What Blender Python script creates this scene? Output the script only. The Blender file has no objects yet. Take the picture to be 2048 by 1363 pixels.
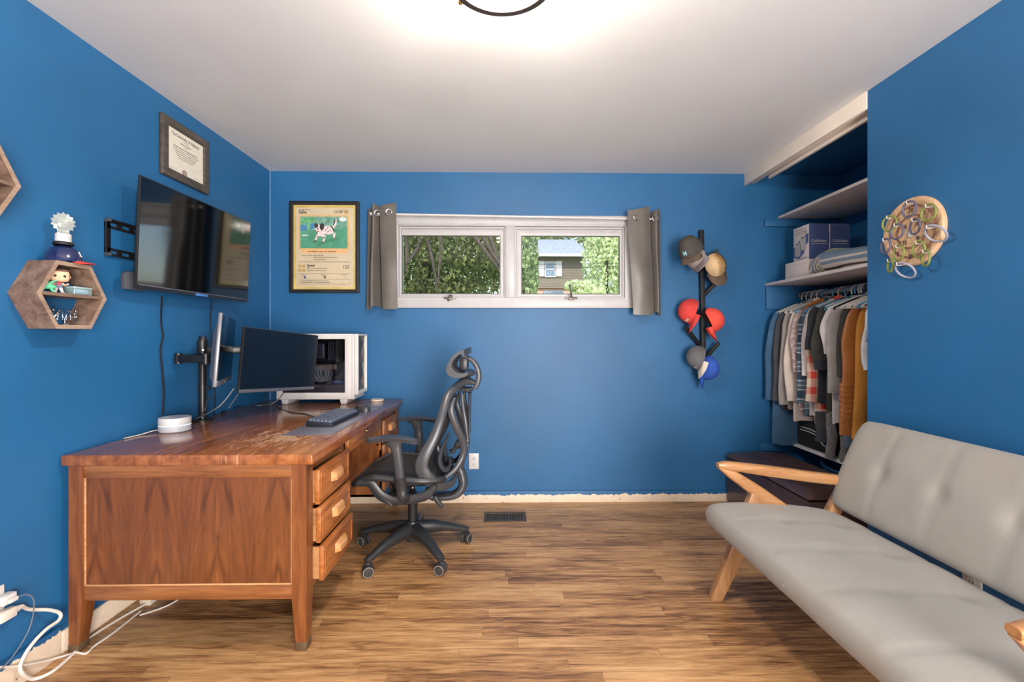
import bpy, bmesh, math, random
from mathutils import Vector, Matrix, noise, Euler
random.seed(7)
SC = bpy.context.scene
COL = SC.collection
R = math.radians
PI = math.pi

# ---------------------------------------------------------------- camera, world, lights, exposure
FPX = 910.0          # focal length in pixels of the 2048 px wide frame
YAW = 0.016
HC = 1.229           # camera height
cam = bpy.data.cameras.new('camera'); camo = bpy.data.objects.new('camera', cam); COL.objects.link(camo)
cam.sensor_width = 36.0; cam.lens = FPX/2048*36.0; cam.shift_y = -9.8/2048
cam.clip_start = 0.02; cam.clip_end = 300
camo.location = (0, 0, HC); camo.rotation_euler = (R(90), 0, -YAW)
SC.camera = camo
SC.view_settings.view_transform = 'Standard'; SC.view_settings.look = 'None'
SC.view_settings.gamma = 1.0; SC.view_settings.use_curve_mapping = False
SC.view_settings.exposure = 1.1

LAMP_W = 46.0        # ceiling lamp, all bulbs together
HALL_FILL_W = 138.0        # added fill light, placed in the unseen hall behind the camera
SUN_W = 2.6
w = bpy.data.worlds.new('sky'); SC.world = w; w.use_nodes = True
wn = w.node_tree.nodes; wl = w.node_tree.links
sky = wn.new('ShaderNodeTexSky'); sky.sky_type = 'NISHITA'; sky.sun_disc = False
sky.sun_elevation = R(48); sky.sun_rotation = R(200); sky.air_density = 1.0; sky.dust_density = 2.0
wn['Background'].inputs['Strength'].default_value = 0.27
wl.new(sky.outputs[0], wn['Background'].inputs['Color'])
sun = bpy.data.lights.new('sun', 'SUN'); sun.energy = SUN_W; sun.angle = R(1.0); sun.color = (1, .95, .86)
suno = bpy.data.objects.new('sun', sun); COL.objects.link(suno)
suno.location = (5, -5, 12); suno.rotation_euler = Euler((R(48), 0, R(28)))

def area(name, loc, rot, sx, sy, e, col):
    l = bpy.data.lights.new(name, 'AREA'); l.shape = 'RECTANGLE'; l.size = sx; l.size_y = sy
    l.energy = e; l.color = col
    o = bpy.data.objects.new(name, l); COL.objects.link(o); o.location = loc; o.rotation_euler = rot
    return o
area('hall_fill_light', (0.85, -1.70, 1.12), (R(97), 0, R(28)), 1.7, 1.7, HALL_FILL_W, (1.0, .95, .91))  # added fill lamp out of view, turned towards the left wall
wp = area('window_portal', (0.055, 3.53, 1.785), (R(-90), 0, 0), 1.74, 0.57, 1.0, (1, 1, 1)); wp.data.cycles.is_portal = True

# ---------------------------------------------------------------- pixel to point at a known plane (2048 x 1363 frame)
_c, _s = math.cos(YAW), math.sin(YAW)
def ray(u, v):
    a = (u-1024.0)/FPX; b = -(v-671.7)/FPX
    return Vector((_s+a*_c, _c-a*_s, b))
def pY(u, v, y):
    d = ray(u, v); t = y/d.y; return Vector((d.x*t, y, HC+d.z*t))
def pu(p):
    return 1024.0+FPX*(p[0]*_c-p[1]*_s)/(p[0]*_s+p[1]*_c)
def pX(u, v, x):
    d = ray(u, v); t = x/d.x; return Vector((x, d.y*t, HC+d.z*t))
def pZ(u, v, z):
    d = ray(u, v); t = (z-HC)/d.z; return Vector((d.x*t, d.y*t, z))

# ---------------------------------------------------------------- object helpers
ROOTM = {}
def finish(me, ang=38):
    me.shade_smooth()
    me.set_sharp_from_angle(angle=R(ang))
def tag(o, label=None, cat=None, group=None, kind=None):
    if label: o['label'] = label
    if cat: o['category'] = cat
    if group: o['group'] = group
    if kind: o['kind'] = kind
    return o
def thing(name, label, cat, loc=(0, 0, 0), rz=0.0, group=None):
    o = bpy.data.objects.new(name, None); COL.objects.link(o)
    o.location = loc; o.rotation_euler = (0, 0, rz); o.empty_display_size = .05
    ROOTM[o.name] = Matrix.Translation(Vector(loc)) @ Matrix.Rotation(rz, 4, 'Z')
    return tag(o, label, cat, group)
def part(name, bm, mat, parent, label=None, kind=None, ang=38):
    """bm is in world coordinates; it is moved into the space of its thing"""
    me = bpy.data.meshes.new(name)
    M = ROOTM[parent.name]
    bmesh.ops.recalc_face_normals(bm, faces=bm.faces[:])
    bm.transform(M.inverted()); bm.to_mesh(me); bm.free()
    me.materials.append(mat); finish(me, ang)
    o = bpy.data.objects.new(name, me); COL.objects.link(o); o.parent = parent
    ROOTM[o.name] = M
    return tag(o, label, kind=kind)
def solo(name, bm, mat, label=None, cat=None, group=None, kind=None, ang=38, recalc=True):
    me = bpy.data.meshes.new(name)
    if recalc: bmesh.ops.recalc_face_normals(bm, faces=bm.faces[:])
    xs = [v.co.x for v in bm.verts]; ys = [v.co.y for v in bm.verts]; zs = [v.co.z for v in bm.verts]
    c = Vector(((min(xs)+max(xs))/2, (min(ys)+max(ys))/2, min(zs)))
    M = Matrix.Translation(c); bm.transform(M.inverted()); bm.to_mesh(me); bm.free()
    me.materials.append(mat); finish(me, ang)
    o = bpy.data.objects.new(name, me); COL.objects.link(o); o.location = c
    ROOTM[o.name] = M
    return tag(o, label, cat, group, kind)
def struct(name, bm, mat, recalc=True, world_origin=True, label=None):
    me = bpy.data.meshes.new(name)
    if recalc: bmesh.ops.recalc_face_normals(bm, faces=bm.faces[:])
    bm.to_mesh(me); bm.free(); me.materials.append(mat); finish(me)
    o = bpy.data.objects.new(name, me); COL.objects.link(o); ROOTM[o.name] = Matrix.Identity(4)
    return tag(o, label, kind='structure')
def copy_tree(o, parent=None):
    c = o.copy(); COL.objects.link(c); c.parent = parent
    if parent is None and o.name in ROOTM: ROOTM[c.name] = ROOTM[o.name]
    for ch in list(o.children): copy_tree(ch, c)
    return c

# ---------------------------------------------------------------- mesh helpers
def B(): return bmesh.new()
def merge(bm, tmp, M=None):
    if M is not None: tmp.transform(M)
    me = bpy.data.meshes.new('tmp'); tmp.to_mesh(me); tmp.free(); bm.from_mesh(me); bpy.data.meshes.remove(me)
def box(bm, x0, x1, y0, y1, z0, z1, bev=0.0, seg=2, M=None):
    t = bmesh.new()
    vs = [t.verts.new((x, y, z)) for x in (x0, x1) for y in (y0, y1) for z in (z0, z1)]
    for f in ((0,1,3,2),(4,6,7,5),(0,4,5,1),(2,3,7,6),(0,2,6,4),(1,5,7,3)):
        t.faces.new([vs[i] for i in f])
    bmesh.ops.recalc_face_normals(t, faces=t.faces[:])
    if bev > 0: bmesh.ops.bevel(t, geom=t.edges[:], offset=bev, segments=seg, affect='EDGES', profile=0.5)
    merge(bm, t, M); return bm
def hexa(bm, pts, bev=0.0, seg=2):
    """8 points: bottom quad 0-3, top quad 4-7"""
    t = bmesh.new(); vs = [t.verts.new(p) for p in pts]
    for f in ((3,2,1,0),(4,5,6,7),(0,1,5,4),(1,2,6,5),(2,3,7,6),(3,0,4,7)): t.faces.new([vs[i] for i in f])
    bmesh.ops.recalc_face_normals(t, faces=t.faces[:])
    if bev > 0: bmesh.ops.bevel(t, geom=t.edges[:], offset=bev, segments=seg, affect='EDGES', profile=0.5)
    merge(bm, t); return bm
def prism(bm, poly, d0, d1, M=None, bev=0.0, seg=2):
    """poly in local xy, extruded along local z"""
    t = bmesh.new()
    a = [t.verts.new((p[0], p[1], d0)) for p in poly]; b = [t.verts.new((p[0], p[1], d1)) for p in poly]
    n = len(poly)
    t.faces.new(a[::-1]); t.faces.new(b)
    for i in range(n): t.faces.new((a[i], a[(i+1) % n], b[(i+1) % n], b[i]))
    bmesh.ops.recalc_face_normals(t, faces=t.faces[:])
    if bev > 0: bmesh.ops.bevel(t, geom=t.edges[:], offset=bev, segments=seg, affect='EDGES', profile=0.5)
    merge(bm, t, M); return bm
def frame2d(bm, outer, inner, d0, d1, M=None, bev=0.0):
    """ring between two closed outlines with the same number of points"""
    t = bmesh.new(); n = len(outer)
    oa = [t.verts.new((p[0], p[1], d0)) for p in outer]; ob = [t.verts.new((p[0], p[1], d1)) for p in outer]
    ia = [t.verts.new((p[0], p[1], d0)) for p in inner]; ib = [t.verts.new((p[0], p[1], d1)) for p in inner]
    for i in range(n):
        j = (i+1) % n
        t.faces.new((oa[i], oa[j], ob[j], ob[i])); t.faces.new((ia[j], ia[i], ib[i], ib[j]))
        t.faces.new((ob[i], ob[j], ib[j], ib[i])); t.faces.new((oa[j], oa[i], ia[i], ia[j]))
    bmesh.ops.recalc_face_normals(t, faces=t.faces[:])
    if bev > 0: bmesh.ops.bevel(t, geom=t.edges[:], offset=bev, segments=2, affect='EDGES', profile=0.5)
    merge(bm, t, M); return bm
def rect(x0, x1, y0, y1): return [(x0, y0), (x1, y0), (x1, y1), (x0, y1)]
def catmull(pts, n, closed=False):
    pts = [Vector(p) for p in pts]; out = []; N = len(pts)
    rng = range(N if closed else N-1)
    for i in rng:
        if closed: p0, p1, p2, p3 = pts[i-1], pts[i], pts[(i+1) % N], pts[(i+2) % N]
        else: p0, p1, p2, p3 = pts[max(i-1, 0)], pts[i], pts[i+1], pts[min(i+2, N-1)]
        for k in range(n):
            t = k/n
            out.append(0.5*((2*p1)+(p2-p0)*t+(2*p0-5*p1+4*p2-p3)*t*t+(3*p1-p0-3*p2+p3)*t**3))
    if not closed: out.append(pts[-1])
    return out
def lerp_list(vals, n):
    """resample radii list to catmull sampling"""
    out = []
    for i in range(len(vals)-1):
        for k in range(n):
            t = k/n; t = t*t*(3-2*t); out.append(vals[i]*(1-t)+vals[i+1]*t)
    out.append(vals[-1]); return out
def loft(bm, rings, caps=True, closed=False):
    t = bmesh.new(); RV = [[t.verts.new(p) for p in r] for r in rings]; n = len(rings[0])
    m = len(RV)
    for i in range(m if closed else m-1):
        a, b = RV[i], RV[(i+1) % m]
        for k in range(n): t.faces.new((a[k], a[(k+1) % n], b[(k+1) % n], b[k]))
    if caps and not closed:
        t.faces.new(RV[0][::-1]); t.faces.new(RV[-1])
    bmesh.ops.recalc_face_normals(t, faces=t.faces[:])
    merge(bm, t); return bm
def tube(bm, pts, r, seg=8, sm=0, closed=False, flat=1.0, up=None):
    pts = [Vector(p) for p in pts]
    rr = r if isinstance(r, (list, tuple)) else [r]*len(pts)
    if sm:
        n0 = len(pts); pts = catmull(pts, sm, closed)
        rr = lerp_list(list(rr), sm) if not closed else [rr[0]]*len(pts)
    m = len(pts); T = []
    for i in range(m):
        if closed: d = pts[(i+1) % m]-pts[i-1]
        else: d = pts[min(i+1, m-1)]-pts[max(i-1, 0)]
        T.append(d.normalized() if d.length > 1e-9 else Vector((0, 0, 1)))
    n = (Vector(up) if up else (Vector((0, 0, 1)) if abs(T[0].z) < .9 else Vector((1, 0, 0))))
    rings = []
    for i in range(m):
        n = (n-T[i]*n.dot(T[i]))
        if n.length < 1e-6: n = T[i].orthogonal()
        n.normalize(); b = T[i].cross(n)
        rings.append([pts[i]+(n*math.cos(2*PI*k/seg)*flat+b*math.sin(2*PI*k/seg))*rr[i] for k in range(seg)])
    return loft(bm, rings, True, closed)
def sweep(bm, pts, ws, ts, side=(0, 1, 0), seg=12, sm=0, power=2.6):
    """superelliptic section: half width ws along side, half thickness ts across"""
    pts = [Vector(p) for p in pts]; side = Vector(side)
    if sm:
        pts = catmull(pts, sm); ws = lerp_list(list(ws), sm); ts = lerp_list(list(ts), sm)
    m = len(pts); rings = []
    for i in range(m):
        d = (pts[min(i+1, m-1)]-pts[max(i-1, 0)]).normalized()
        s = (side-d*side.dot(d)).normalized(); nn = d.cross(s).normalized()
        ring = []
        for k in range(seg):
            a = 2*PI*k/seg; ca, sa = math.cos(a), math.sin(a)
            ring.append(pts[i]+s*ws[i]*math.copysign(abs(ca)**(2/power), ca)+nn*ts[i]*math.copysign(abs(sa)**(2/power), sa))
        rings.append(ring)
    return loft(bm, rings)
def lathe(bm, prof, seg=24, M=None):
    t = bmesh.new(); rows = []
    for r, z in prof:
        if r < 1e-6: rows.append([t.verts.new((0, 0, z))])
        else: rows.append([t.verts.new((r*math.cos(2*PI*k/seg), r*math.sin(2*PI*k/seg), z)) for k in range(seg)])
    for a, b in zip(rows[:-1], rows[1:]):
        if len(a) == 1 and len(b) == 1: continue
        for k in range(seg):
            j = (k+1) % seg
            if len(a) == 1: t.faces.new((a[0], b[k], b[j]))
            elif len(b) == 1: t.faces.new((a[k], a[j], b[0]))
            else: t.faces.new((a[k], a[j], b[j], b[k]))
    if len(rows[0]) > 1: t.faces.new(rows[0][::-1])
    if len(rows[-1]) > 1: t.faces.new(rows[-1])
    bmesh.ops.recalc_face_normals(t, faces=t.faces[:])
    merge(bm, t, M); return bm
def cyl(bm, p0, p1, r0, r1=None, seg=16):
    if r1 is None: r1 = r0
    p0, p1 = Vector(p0), Vector(p1); d = p1-p0
    M = Matrix.Translation(p0) @ d.to_track_quat('Z', 'Y').to_matrix().to_4x4()
    return lathe(bm, [(r0, 0), (r1, d.length)], seg, M)
def ball(bm, c, rx, ry=None, rz=None, seg=16, rot=None):
    ry = ry or rx; rz = rz or rx
    n = max(6, seg//2)
    prof = [(math.sin(PI*i/n), -math.cos(PI*i/n)) for i in range(n+1)]
    prof[0] = (0, -1); prof[-1] = (0, 1)
    M = Matrix.Translation(Vector(c)) @ (rot.to_4x4() if rot else Matrix.Identity(4)) @ Matrix.Diagonal((rx, ry, rz, 1))
    return lathe(bm, prof, seg, M)
def grid(bm, f, nu, nv, thick=0.0):
    t = bmesh.new(); V = [[t.verts.new(f(i/nu, j/nv)) for j in range(nv+1)] for i in range(nu+1)]
    for i in range(nu):
        for j in range(nv): t.faces.new((V[i][j], V[i+1][j], V[i+1][j+1], V[i][j+1]))
    bmesh.ops.recalc_face_normals(t, faces=t.faces[:])
    if thick: bmesh.ops.solidify(t, geom=t.faces[:], thickness=thick)
    merge(bm, t); return bm
def axes(o, x, y, z):
    x, y, z = Vector(x), Vector(y), Vector(z)
    return Matrix.Translation(Vector(o)) @ Matrix((x, y, z)).transposed().to_4x4()
def text_bm(bm, s, size, M, align='LEFT', depth=0.0004, bold=0.0, sx=1.0, space=1.0):
    cu = bpy.data.curves.new('t', 'FONT'); cu.body = s; cu.size = size; cu.align_x = align
    cu.extrude = depth; cu.offset = bold; cu.resolution_u = 3; cu.space_character = space
    o = bpy.data.objects.new('t', cu); COL.objects.link(o)
    dg = bpy.context.evaluated_depsgraph_get(); dg.update()
    me = bpy.data.meshes.new_from_object(o.evaluated_get(dg))
    t = bmesh.new(); t.from_mesh(me); bpy.data.meshes.remove(me)
    bpy.data.objects.remove(o); bpy.data.curves.remove(cu)
    merge(bm, t, M @ Matrix.Diagonal((sx, 1, 1, 1))); return bm

# ---------------------------------------------------------------- material helpers
def lin(c):
    return tuple(((x/255.0)/12.92 if x/255.0 <= .04045 else ((x/255.0+.055)/1.055)**2.4) for x in c[:3])+(1.0,)
class NT:
    def __init__(s, name):
        s.m = bpy.data.materials.new(name); s.m.use_nodes = True
        s.n = s.m.node_tree.nodes; s.l = s.m.node_tree.links; s.b = s.n['Principled BSDF']; s.out = s.n['Material Output']
    def node(s, t, **kw):
        n = s.n.new(t)
        for k, v in kw.items(): setattr(n, k, v)
        return n
    def link(s, a, b): s.l.new(a, b)
    def coords(s, scale=(1, 1, 1), kind='Object', rot=(0, 0, 0)):
        tc = s.node('ShaderNodeTexCoord'); mp = s.node('ShaderNodeMapping')
        mp.inputs['Scale'].default_value = scale; mp.inputs['Rotation'].default_value = rot
        s.link(tc.outputs[kind], mp.inputs['Vector']); return mp.outputs[0]
    def noise(s, vec, scale=5, detail=4, rough=.55, dist=0):
        n = s.node('ShaderNodeTexNoise'); n.inputs['Scale'].default_value = scale
        n.inputs['Detail'].default_value = detail; n.inputs['Roughness'].default_value = rough
        n.inputs['Distortion'].default_value = dist
        if vec is not None: s.link(vec, n.inputs['Vector'])
        return n.outputs['Fac']
    def ramp(s, fac, stops):
        r = s.node('ShaderNodeValToRGB'); e = r.color_ramp.elements
        while len(e) > 1: e.remove(e[-1])
        e[0].position = stops[0][0]; e[0].color = lin(stops[0][1]) if len(stops[0][1]) == 3 else stops[0][1]
        for p, c in stops[1:]:
            q = e.new(p); q.color = lin(c) if len(c) == 3 else c
        s.link(fac, r.inputs[0]); return r.outputs[0]
    def mix(s, fac, a, b, mode='MIX'):
        n = s.node('ShaderNodeMix', data_type='RGBA', blend_type=mode)
        for sock, v in ((n.inputs[0], fac), (n.inputs[6], a), (n.inputs[7], b)):
            if hasattr(v, 'is_output'): s.link(v, sock)
            else: sock.default_value = v if not isinstance(v, tuple) or len(v) == 4 else lin(v)
        return n.outputs[2]
    def math(s, op, a, b=None, c=None):
        n = s.node('ShaderNodeMath', operation=op)
        for i, v in enumerate((a, b, c)):
            if v is None: continue
            if hasattr(v, 'is_output'): s.link(v, n.inputs[i])
            else: n.inputs[i].default_value = v
        return n.outputs[0]
    def sep(s, vec):
        n = s.node('ShaderNodeSeparateXYZ'); s.link(vec, n.inputs[0]); return n.outputs
    def bump(s, h, strength=.2, dist=.01):
        n = s.node('ShaderNodeBump'); n.inputs['Strength'].default_value = strength; n.inputs['Distance'].default_value = dist
        s.link(h, n.inputs['Height']); s.link(n.outputs[0], s.b.inputs['Normal'])
    def color(s, c):
        if hasattr(c, 'is_output'): s.link(c, s.b.inputs['Base Color'])
        else: s.b.inputs['Base Color'].default_value = lin(c)
    def set(s, **kw):
        for k, v in kw.items():
            i = s.b.inputs[k.replace('_', ' ')]
            if hasattr(v, 'is_output'): s.link(v, i)
            else: i.default_value = v
def simple(name, rgb, rough=.5, metal=0.0, var=.08, vs=12, bump=0.0, bs=120, coat=0.0, spec=.5, sheen=0.0):
    t = NT(name); v = t.coords()
    n = t.noise(v, vs, 4)
    a = tuple(max(0, c*(1-var)) for c in rgb); b = tuple(min(255, c*(1+var)) for c in rgb)
    t.color(t.ramp(n, [(.3, a), (.7, b)]))
    t.set(Roughness=rough, Metallic=metal)
    t.b.inputs['Specular IOR Level'].default_value = spec
    if coat: t.b.inputs['Coat Weight'].default_value = coat; t.b.inputs['Coat Roughness'].default_value = .08
    if sheen: t.b.inputs['Sheen Weight'].default_value = sheen
    if bump: t.bump(t.noise(v, bs, 3), bump, .004)
    return t.m
def emit(name, rgb, strength):
    t = NT(name); t.b.inputs['Emission Color'].default_value = lin(rgb); t.b.inputs['Emission Strength'].default_value = strength
    t.color(rgb); return t.m
def glass(name, tint=(255, 255, 255), gloss=.08, rough=.02, dark=0.0):
    t = NT(name); tr = t.node('ShaderNodeBsdfTransparent'); gl = t.node('ShaderNodeBsdfGlossy'); mx = t.node('ShaderNodeMixShader')
    tr.inputs[0].default_value = lin(tint); gl.inputs['Roughness'].default_value = rough
    fr = t.node('ShaderNodeFresnel'); fr.inputs[0].default_value = 1.45
    geo = t.node('ShaderNodeNewGeometry')
    f = t.math('MULTIPLY', t.math('ADD', fr.outputs[0], gloss), t.math('SUBTRACT', 1.0, geo.outputs['Backfacing'])); t.link(f, mx.inputs[0]); t.link(tr.outputs[0], mx.inputs[1]); t.link(gl.outputs[0], mx.inputs[2])
    t.n.remove(t.b); t.link(mx.outputs[0], t.out.inputs[0]); return t.m
def wood(name, dark, mid, light, axis=0, scale=1.0, rough=.4, stretch=14, coat=0.0, rings=.5, wear=None):
    """grain runs along the given axis"""
    t = NT(name); sc = [stretch, stretch, stretch]; sc[axis] = 1.0
    v = t.coords(tuple(x*scale for x in sc))
    n1 = t.noise(v, 2.2, 8, .62, .8)
    v2 = t.coords(tuple((x*5 if i != axis else 2)*scale for i, x in enumerate(sc)))
    n2 = t.noise(v2, 3.0, 3, .6)
    f = t.math('ADD', t.math('MULTIPLY', n1, .75), t.math('MULTIPLY', n2, .25))
    col = t.ramp(f, [(.30, dark), (.48, mid), (.68, light)])
    t.color(col); t.set(Roughness=rough)
    if coat: t.b.inputs['Coat Weight'].default_value = coat; t.b.inputs['Coat Roughness'].default_value = .15
    t.bump(n2, .08, .002); return t.m
# ---------------------------------------------------------------- materials
WALLC = (30, 94, 143)
def wall_mat(name, ragged=0.0, axis='y'):
    t = NT(name); v = t.coords()
    n = t.noise(v, 1.6, 5)
    blue = t.ramp(n, [(.3, tuple(c*.94 for c in WALLC)), (.7, tuple(min(255, c*1.05) for c in WALLC))])
    t.color(blue); t.set(Roughness=.50)
    h = t.noise(v, 160, 2); t.bump(h, .10, .003)
    return t.m
M_WALL = wall_mat('blue_wall_paint')
def base_mat(name, h0, amp):
    t = NT(name); v = t.coords(); z = t.sep(v)[2]
    n = t.noise(t.coords((9, 9, 1.5)), 2.0, 8, .7)
    edge = t.math('ADD', t.math('MULTIPLY', n, amp), h0-amp*.5)
    m = t.math('MULTIPLY', t.math('SUBTRACT', z, edge), 900.0)
    m = t.node('ShaderNodeClamp'); 
    d = t.math('MULTIPLY', t.math('SUBTRACT', z, edge), 900.0); t.link(d, m.inputs[0])
    spots = t.noise(v, 38, 3, .6)
    sp = t.ramp(spots, [(.27, (120, 96, 70)), (.31, (226, 206, 182)), (.8, (236, 220, 200))])
    t.color(t.mix(m.outputs[0], sp, WALLC)); t.set(Roughness=.5)
    t.bump(t.noise(v, 60, 3), .2, .003); return t.m
M_BASE = base_mat('ragged_painted_baseboard', .058, .07)
M_BASEL = base_mat('ragged_painted_baseboard_left', .098, .08)
M_CEIL = simple('ceiling_paint', (218, 219, 220), .75, var=.015, vs=2, bump=.05, bs=90)
M_TRIM = simple('white_trim_paint', (182, 180, 181), .38, var=.02, bump=.04, bs=40)
M_SHELFW = simple('white_shelf_board', (225, 215, 207), .5, var=.04, vs=8)
M_CREAM = simple('cream_fascia_paint', (228, 216, 203), .45, var=.03, vs=5)
def floor_mat():
    t = NT('oak_strip_floor'); v = t.coords()
    br = t.node('ShaderNodeTexBrick'); br.offset = 0.0; br.offset_frequency = 2; br.squash = 1
    br.inputs['Scale'].default_value = 1.0; br.inputs['Brick Width'].default_value = .78; br.inputs['Row Height'].default_value = .066
    br.inputs['Mortar Size'].default_value = .0009; br.inputs['Mortar Smooth'].default_value = .1; br.inputs['Bias'].default_value = 0
    br.inputs['Color1'].default_value = (0, 0, 0, 1); br.inputs['Color2'].default_value = (1, 1, 1, 1); br.inputs['Mortar'].default_value = (.5, .5, .5, 1)
    wob = t.node('ShaderNodeVectorMath', operation='ADD')
    t.link(v, wob.inputs[0]); wob.inputs[1].default_value = (10.1, 10.02, 0)
    xyz_ = t.sep(wob.outputs[0]); row = t.math('FLOOR', t.math('DIVIDE', xyz_[1], .066))
    wnz = t.node('ShaderNodeTexWhiteNoise', noise_dimensions='1D'); t.link(row, wnz.inputs['W'])
    cx_ = t.node('ShaderNodeCombineXYZ'); t.link(t.math('ADD', xyz_[0], t.math('MULTIPLY', wnz.outputs['Value'], 6.3)), cx_.inputs[0]); t.link(xyz_[1], cx_.inputs[1])
    t.link(cx_.outputs[0], br.inputs['Vector'])
    g1 = t.noise(t.coords((1.1, 15, 1)), 2.6, 9, .66, .7)
    # shift grain per plank
    cmb = t.node('ShaderNodeVectorMath', operation='ADD'); sc = t.coords((2.6, 26, 1)); t.link(sc, cmb.inputs[0])
    mul = t.node('ShaderNodeVectorMath', operation='SCALE'); t.link(br.outputs['Color'], mul.inputs[0]); mul.inputs[3].default_value = 31.0
    t.link(mul.outputs[0], cmb.inputs[1]); g2 = t.noise(cmb.outputs[0], 1.7, 7, .62, 1.2)
    big = t.noise(t.coords((.8, 2.2, 1)), 1.6, 4, .6)
    pr = t.sep(br.outputs['Color'])[0]
    f = t.math('ADD', t.math('ADD', t.math('MULTIPLY', g2, .33), t.math('MULTIPLY', g1, .30)), t.math('ADD', t.math('MULTIPLY', big, .29), t.math('MULTIPLY', pr, .07)))
    col = t.ramp(f, [(.365, (80, 52, 32)), (.43, (128, 89, 56)), (.49, (170, 126, 82)), (.56, (198, 153, 104)), (.67, (220, 181, 132))])
    gap = t.math('MULTIPLY', br.outputs['Fac'], .40)
    col = t.mix(gap, col, (70, 44, 24)); t.color(col)
    rr = t.math('ADD', t.math('MULTIPLY', g2, .22), .26); t.set(Roughness=rr)
    t.bump(g2, .12, .002); return t.m
M_FLOOR = floor_mat()
M_DESK = wood('walnut_desk_wood', (78, 38, 16), (120, 68, 33), (146, 90, 48), axis=2, scale=1.2, rough=.34, stretch=7, coat=.25)
M_DESKX = wood('walnut_desk_rail', (84, 46, 22), (132, 80, 42), (162, 106, 60), axis=0, scale=1.2, rough=.34, stretch=11, coat=.25)
M_DESKY = wood('walnut_drawer_front', (104, 56, 24), (158, 94, 46), (188, 124, 70), axis=1, scale=1.3, rough=.36, stretch=10, coat=.2)
M_DRAWSIDE = wood('drawer_side_wood', (128, 84, 46), (168, 116, 70), (190, 142, 96), axis=0, scale=1.2, rough=.5, stretch=9)
M_PULL = wood('drawer_pull_wood', (150, 92, 48), (196, 138, 86), (220, 172, 124), axis=1, scale=1.5, rough=.35, stretch=9, coat=.3)
def desk_top_mat():
    t = NT('worn_desk_top'); v = t.coords((9, 1.2, 9)); n1 = t.noise(v, 2.4, 8, .62, .6)
    n2 = t.noise(t.coords((30, 4, 1)), 2.0, 5, .6)
    f = t.math('ADD', t.math('MULTIPLY', n1, .7), t.math('MULTIPLY', n2, .3))
    col = t.ramp(f, [(.32, (96, 52, 26)), (.5, (142, 84, 46)), (.68, (170, 110, 66))])
    # worn patch where the forearms rest
    xyz = t.sep(t.coords())
    dx = t.math('DIVIDE', t.math('SUBTRACT', xyz[0], .24), .26); dy = t.math('DIVIDE', t.math('SUBTRACT', xyz[1], -.47), .30)
    d = t.math('SQRT', t.math('ADD', t.math('MULTIPLY', dx, dx), t.math('MULTIPLY', dy, dy)))
    patch = t.math('SUBTRACT', 1.15, d)
    sc = t.noise(t.coords((34, 9, 1)), 1.4, 6, .7, .6)
    m = t.math('MULTIPLY', t.math('SUBTRACT', t.math('ADD', t.math('MULTIPLY', patch, .22), sc), .63), 9.0)
    cl = t.node('ShaderNodeClamp'); t.link(m, cl.inputs[0])
    col = t.mix(t.math('MULTIPLY', cl.outputs[0], .62), col, (214, 176, 142)); t.color(col)
    t.set(Roughness=t.math('ADD', .20, t.math('MULTIPLY', cl.outputs[0], .22)))
    t.b.inputs['Coat Weight'].default_value = .35; t.b.inputs['Coat Roughness'].default_value = .12
    t.bump(sc, .06, .002); return t.m
M_DESKTOP = desk_top_mat()
def panel_mat():
    """book-matched walnut veneer with arching figure"""
    t = NT('walnut_veneer_panel'); xyz = t.sep(t.coords())
    ax = t.math('ABSOLUTE', t.math('SUBTRACT', t.math('PINGPONG', t.math('ADD', xyz[0], 2.0), .235), .11))
    cmb = t.node('ShaderNodeCombineXYZ'); t.link(t.math('ADD', t.math('MULTIPLY', ax, 9.0), t.math('MULTIPLY', xyz[2], -1.6)), cmb.inputs[0])
    t.link(t.math('MULTIPLY', xyz[2], .8), cmb.inputs[2]); t.link(t.math('MULTIPLY', ax, 2.0), cmb.inputs[1])
    n1 = t.noise(cmb.outputs[0], 2.6, 7, .6, .9); n2 = t.noise(t.coords((60, 60, 3)), 2, 3)
    f = t.math('ADD', t.math('MULTIPLY', n1, .8), t.math('MULTIPLY', n2, .2))
    t.color(t.ramp(f, [(.30, (64, 33, 15)), (.42, (98, 54, 25)), (.56, (120, 69, 33)), (.72, (140, 86, 45))]))
    t.set(Roughness=.38); t.b.inputs['Coat Weight'].default_value = .2; return t.m
M_PANEL = panel_mat()
M_BEECH = wood('light_beech_wood', (136, 90, 54), (168, 122, 80), (190, 148, 106), axis=2, scale=1.5, rough=.4, stretch=7, coat=.15)
M_BEECHX = wood('light_beech_wood_arm', (142, 94, 56), (174, 124, 80), (192, 148, 104), axis=0, scale=1.5, rough=.4, stretch=9, coat=.15)
M_HEX = wood('greyed_walnut_laminate', (74, 56, 46), (116, 92, 78), (146, 124, 108), axis=1, scale=2.2, rough=.6, stretch=6)
M_HEXF = wood('hexagon_front_edge', (112, 90, 76), (146, 122, 104), (172, 150, 134), axis=1, scale=2.5, rough=.6, stretch=5)
def fabric_mat(name, c1, c2, stain=None):
    t = NT(name); v = t.coords(); n = t.noise(t.coords((1, 1, 1)), 420, 2, .7); big = t.noise(v, 2.3, 4)
    col = t.mix(n, c1, c2)
    if stain: 
        m = t.ramp(big, [(.5, (0, 0, 0)), (.72, (255, 255, 255))]); col = t.mix(t.math('MULTIPLY', t.sep(m)[0], .45), col, stain)
    t.color(col); t.set(Roughness=.95); t.b.inputs['Specular IOR Level'].default_value = .15
    t.b.inputs['Sheen Weight'].default_value = .25
    t.bump(n, .25, .002); return t.m
M_SOFA = fabric_mat('oatmeal_sofa_linen', (138, 134, 126), (166, 161, 154), (150, 131, 110))
M_BLACKP = simple('black_chair_plastic', (44, 45, 48), .38, var=.05)
M_CHAIRF = simple('dark_grey_chair_frame', (62, 64, 69), .33, var=.05)
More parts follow.
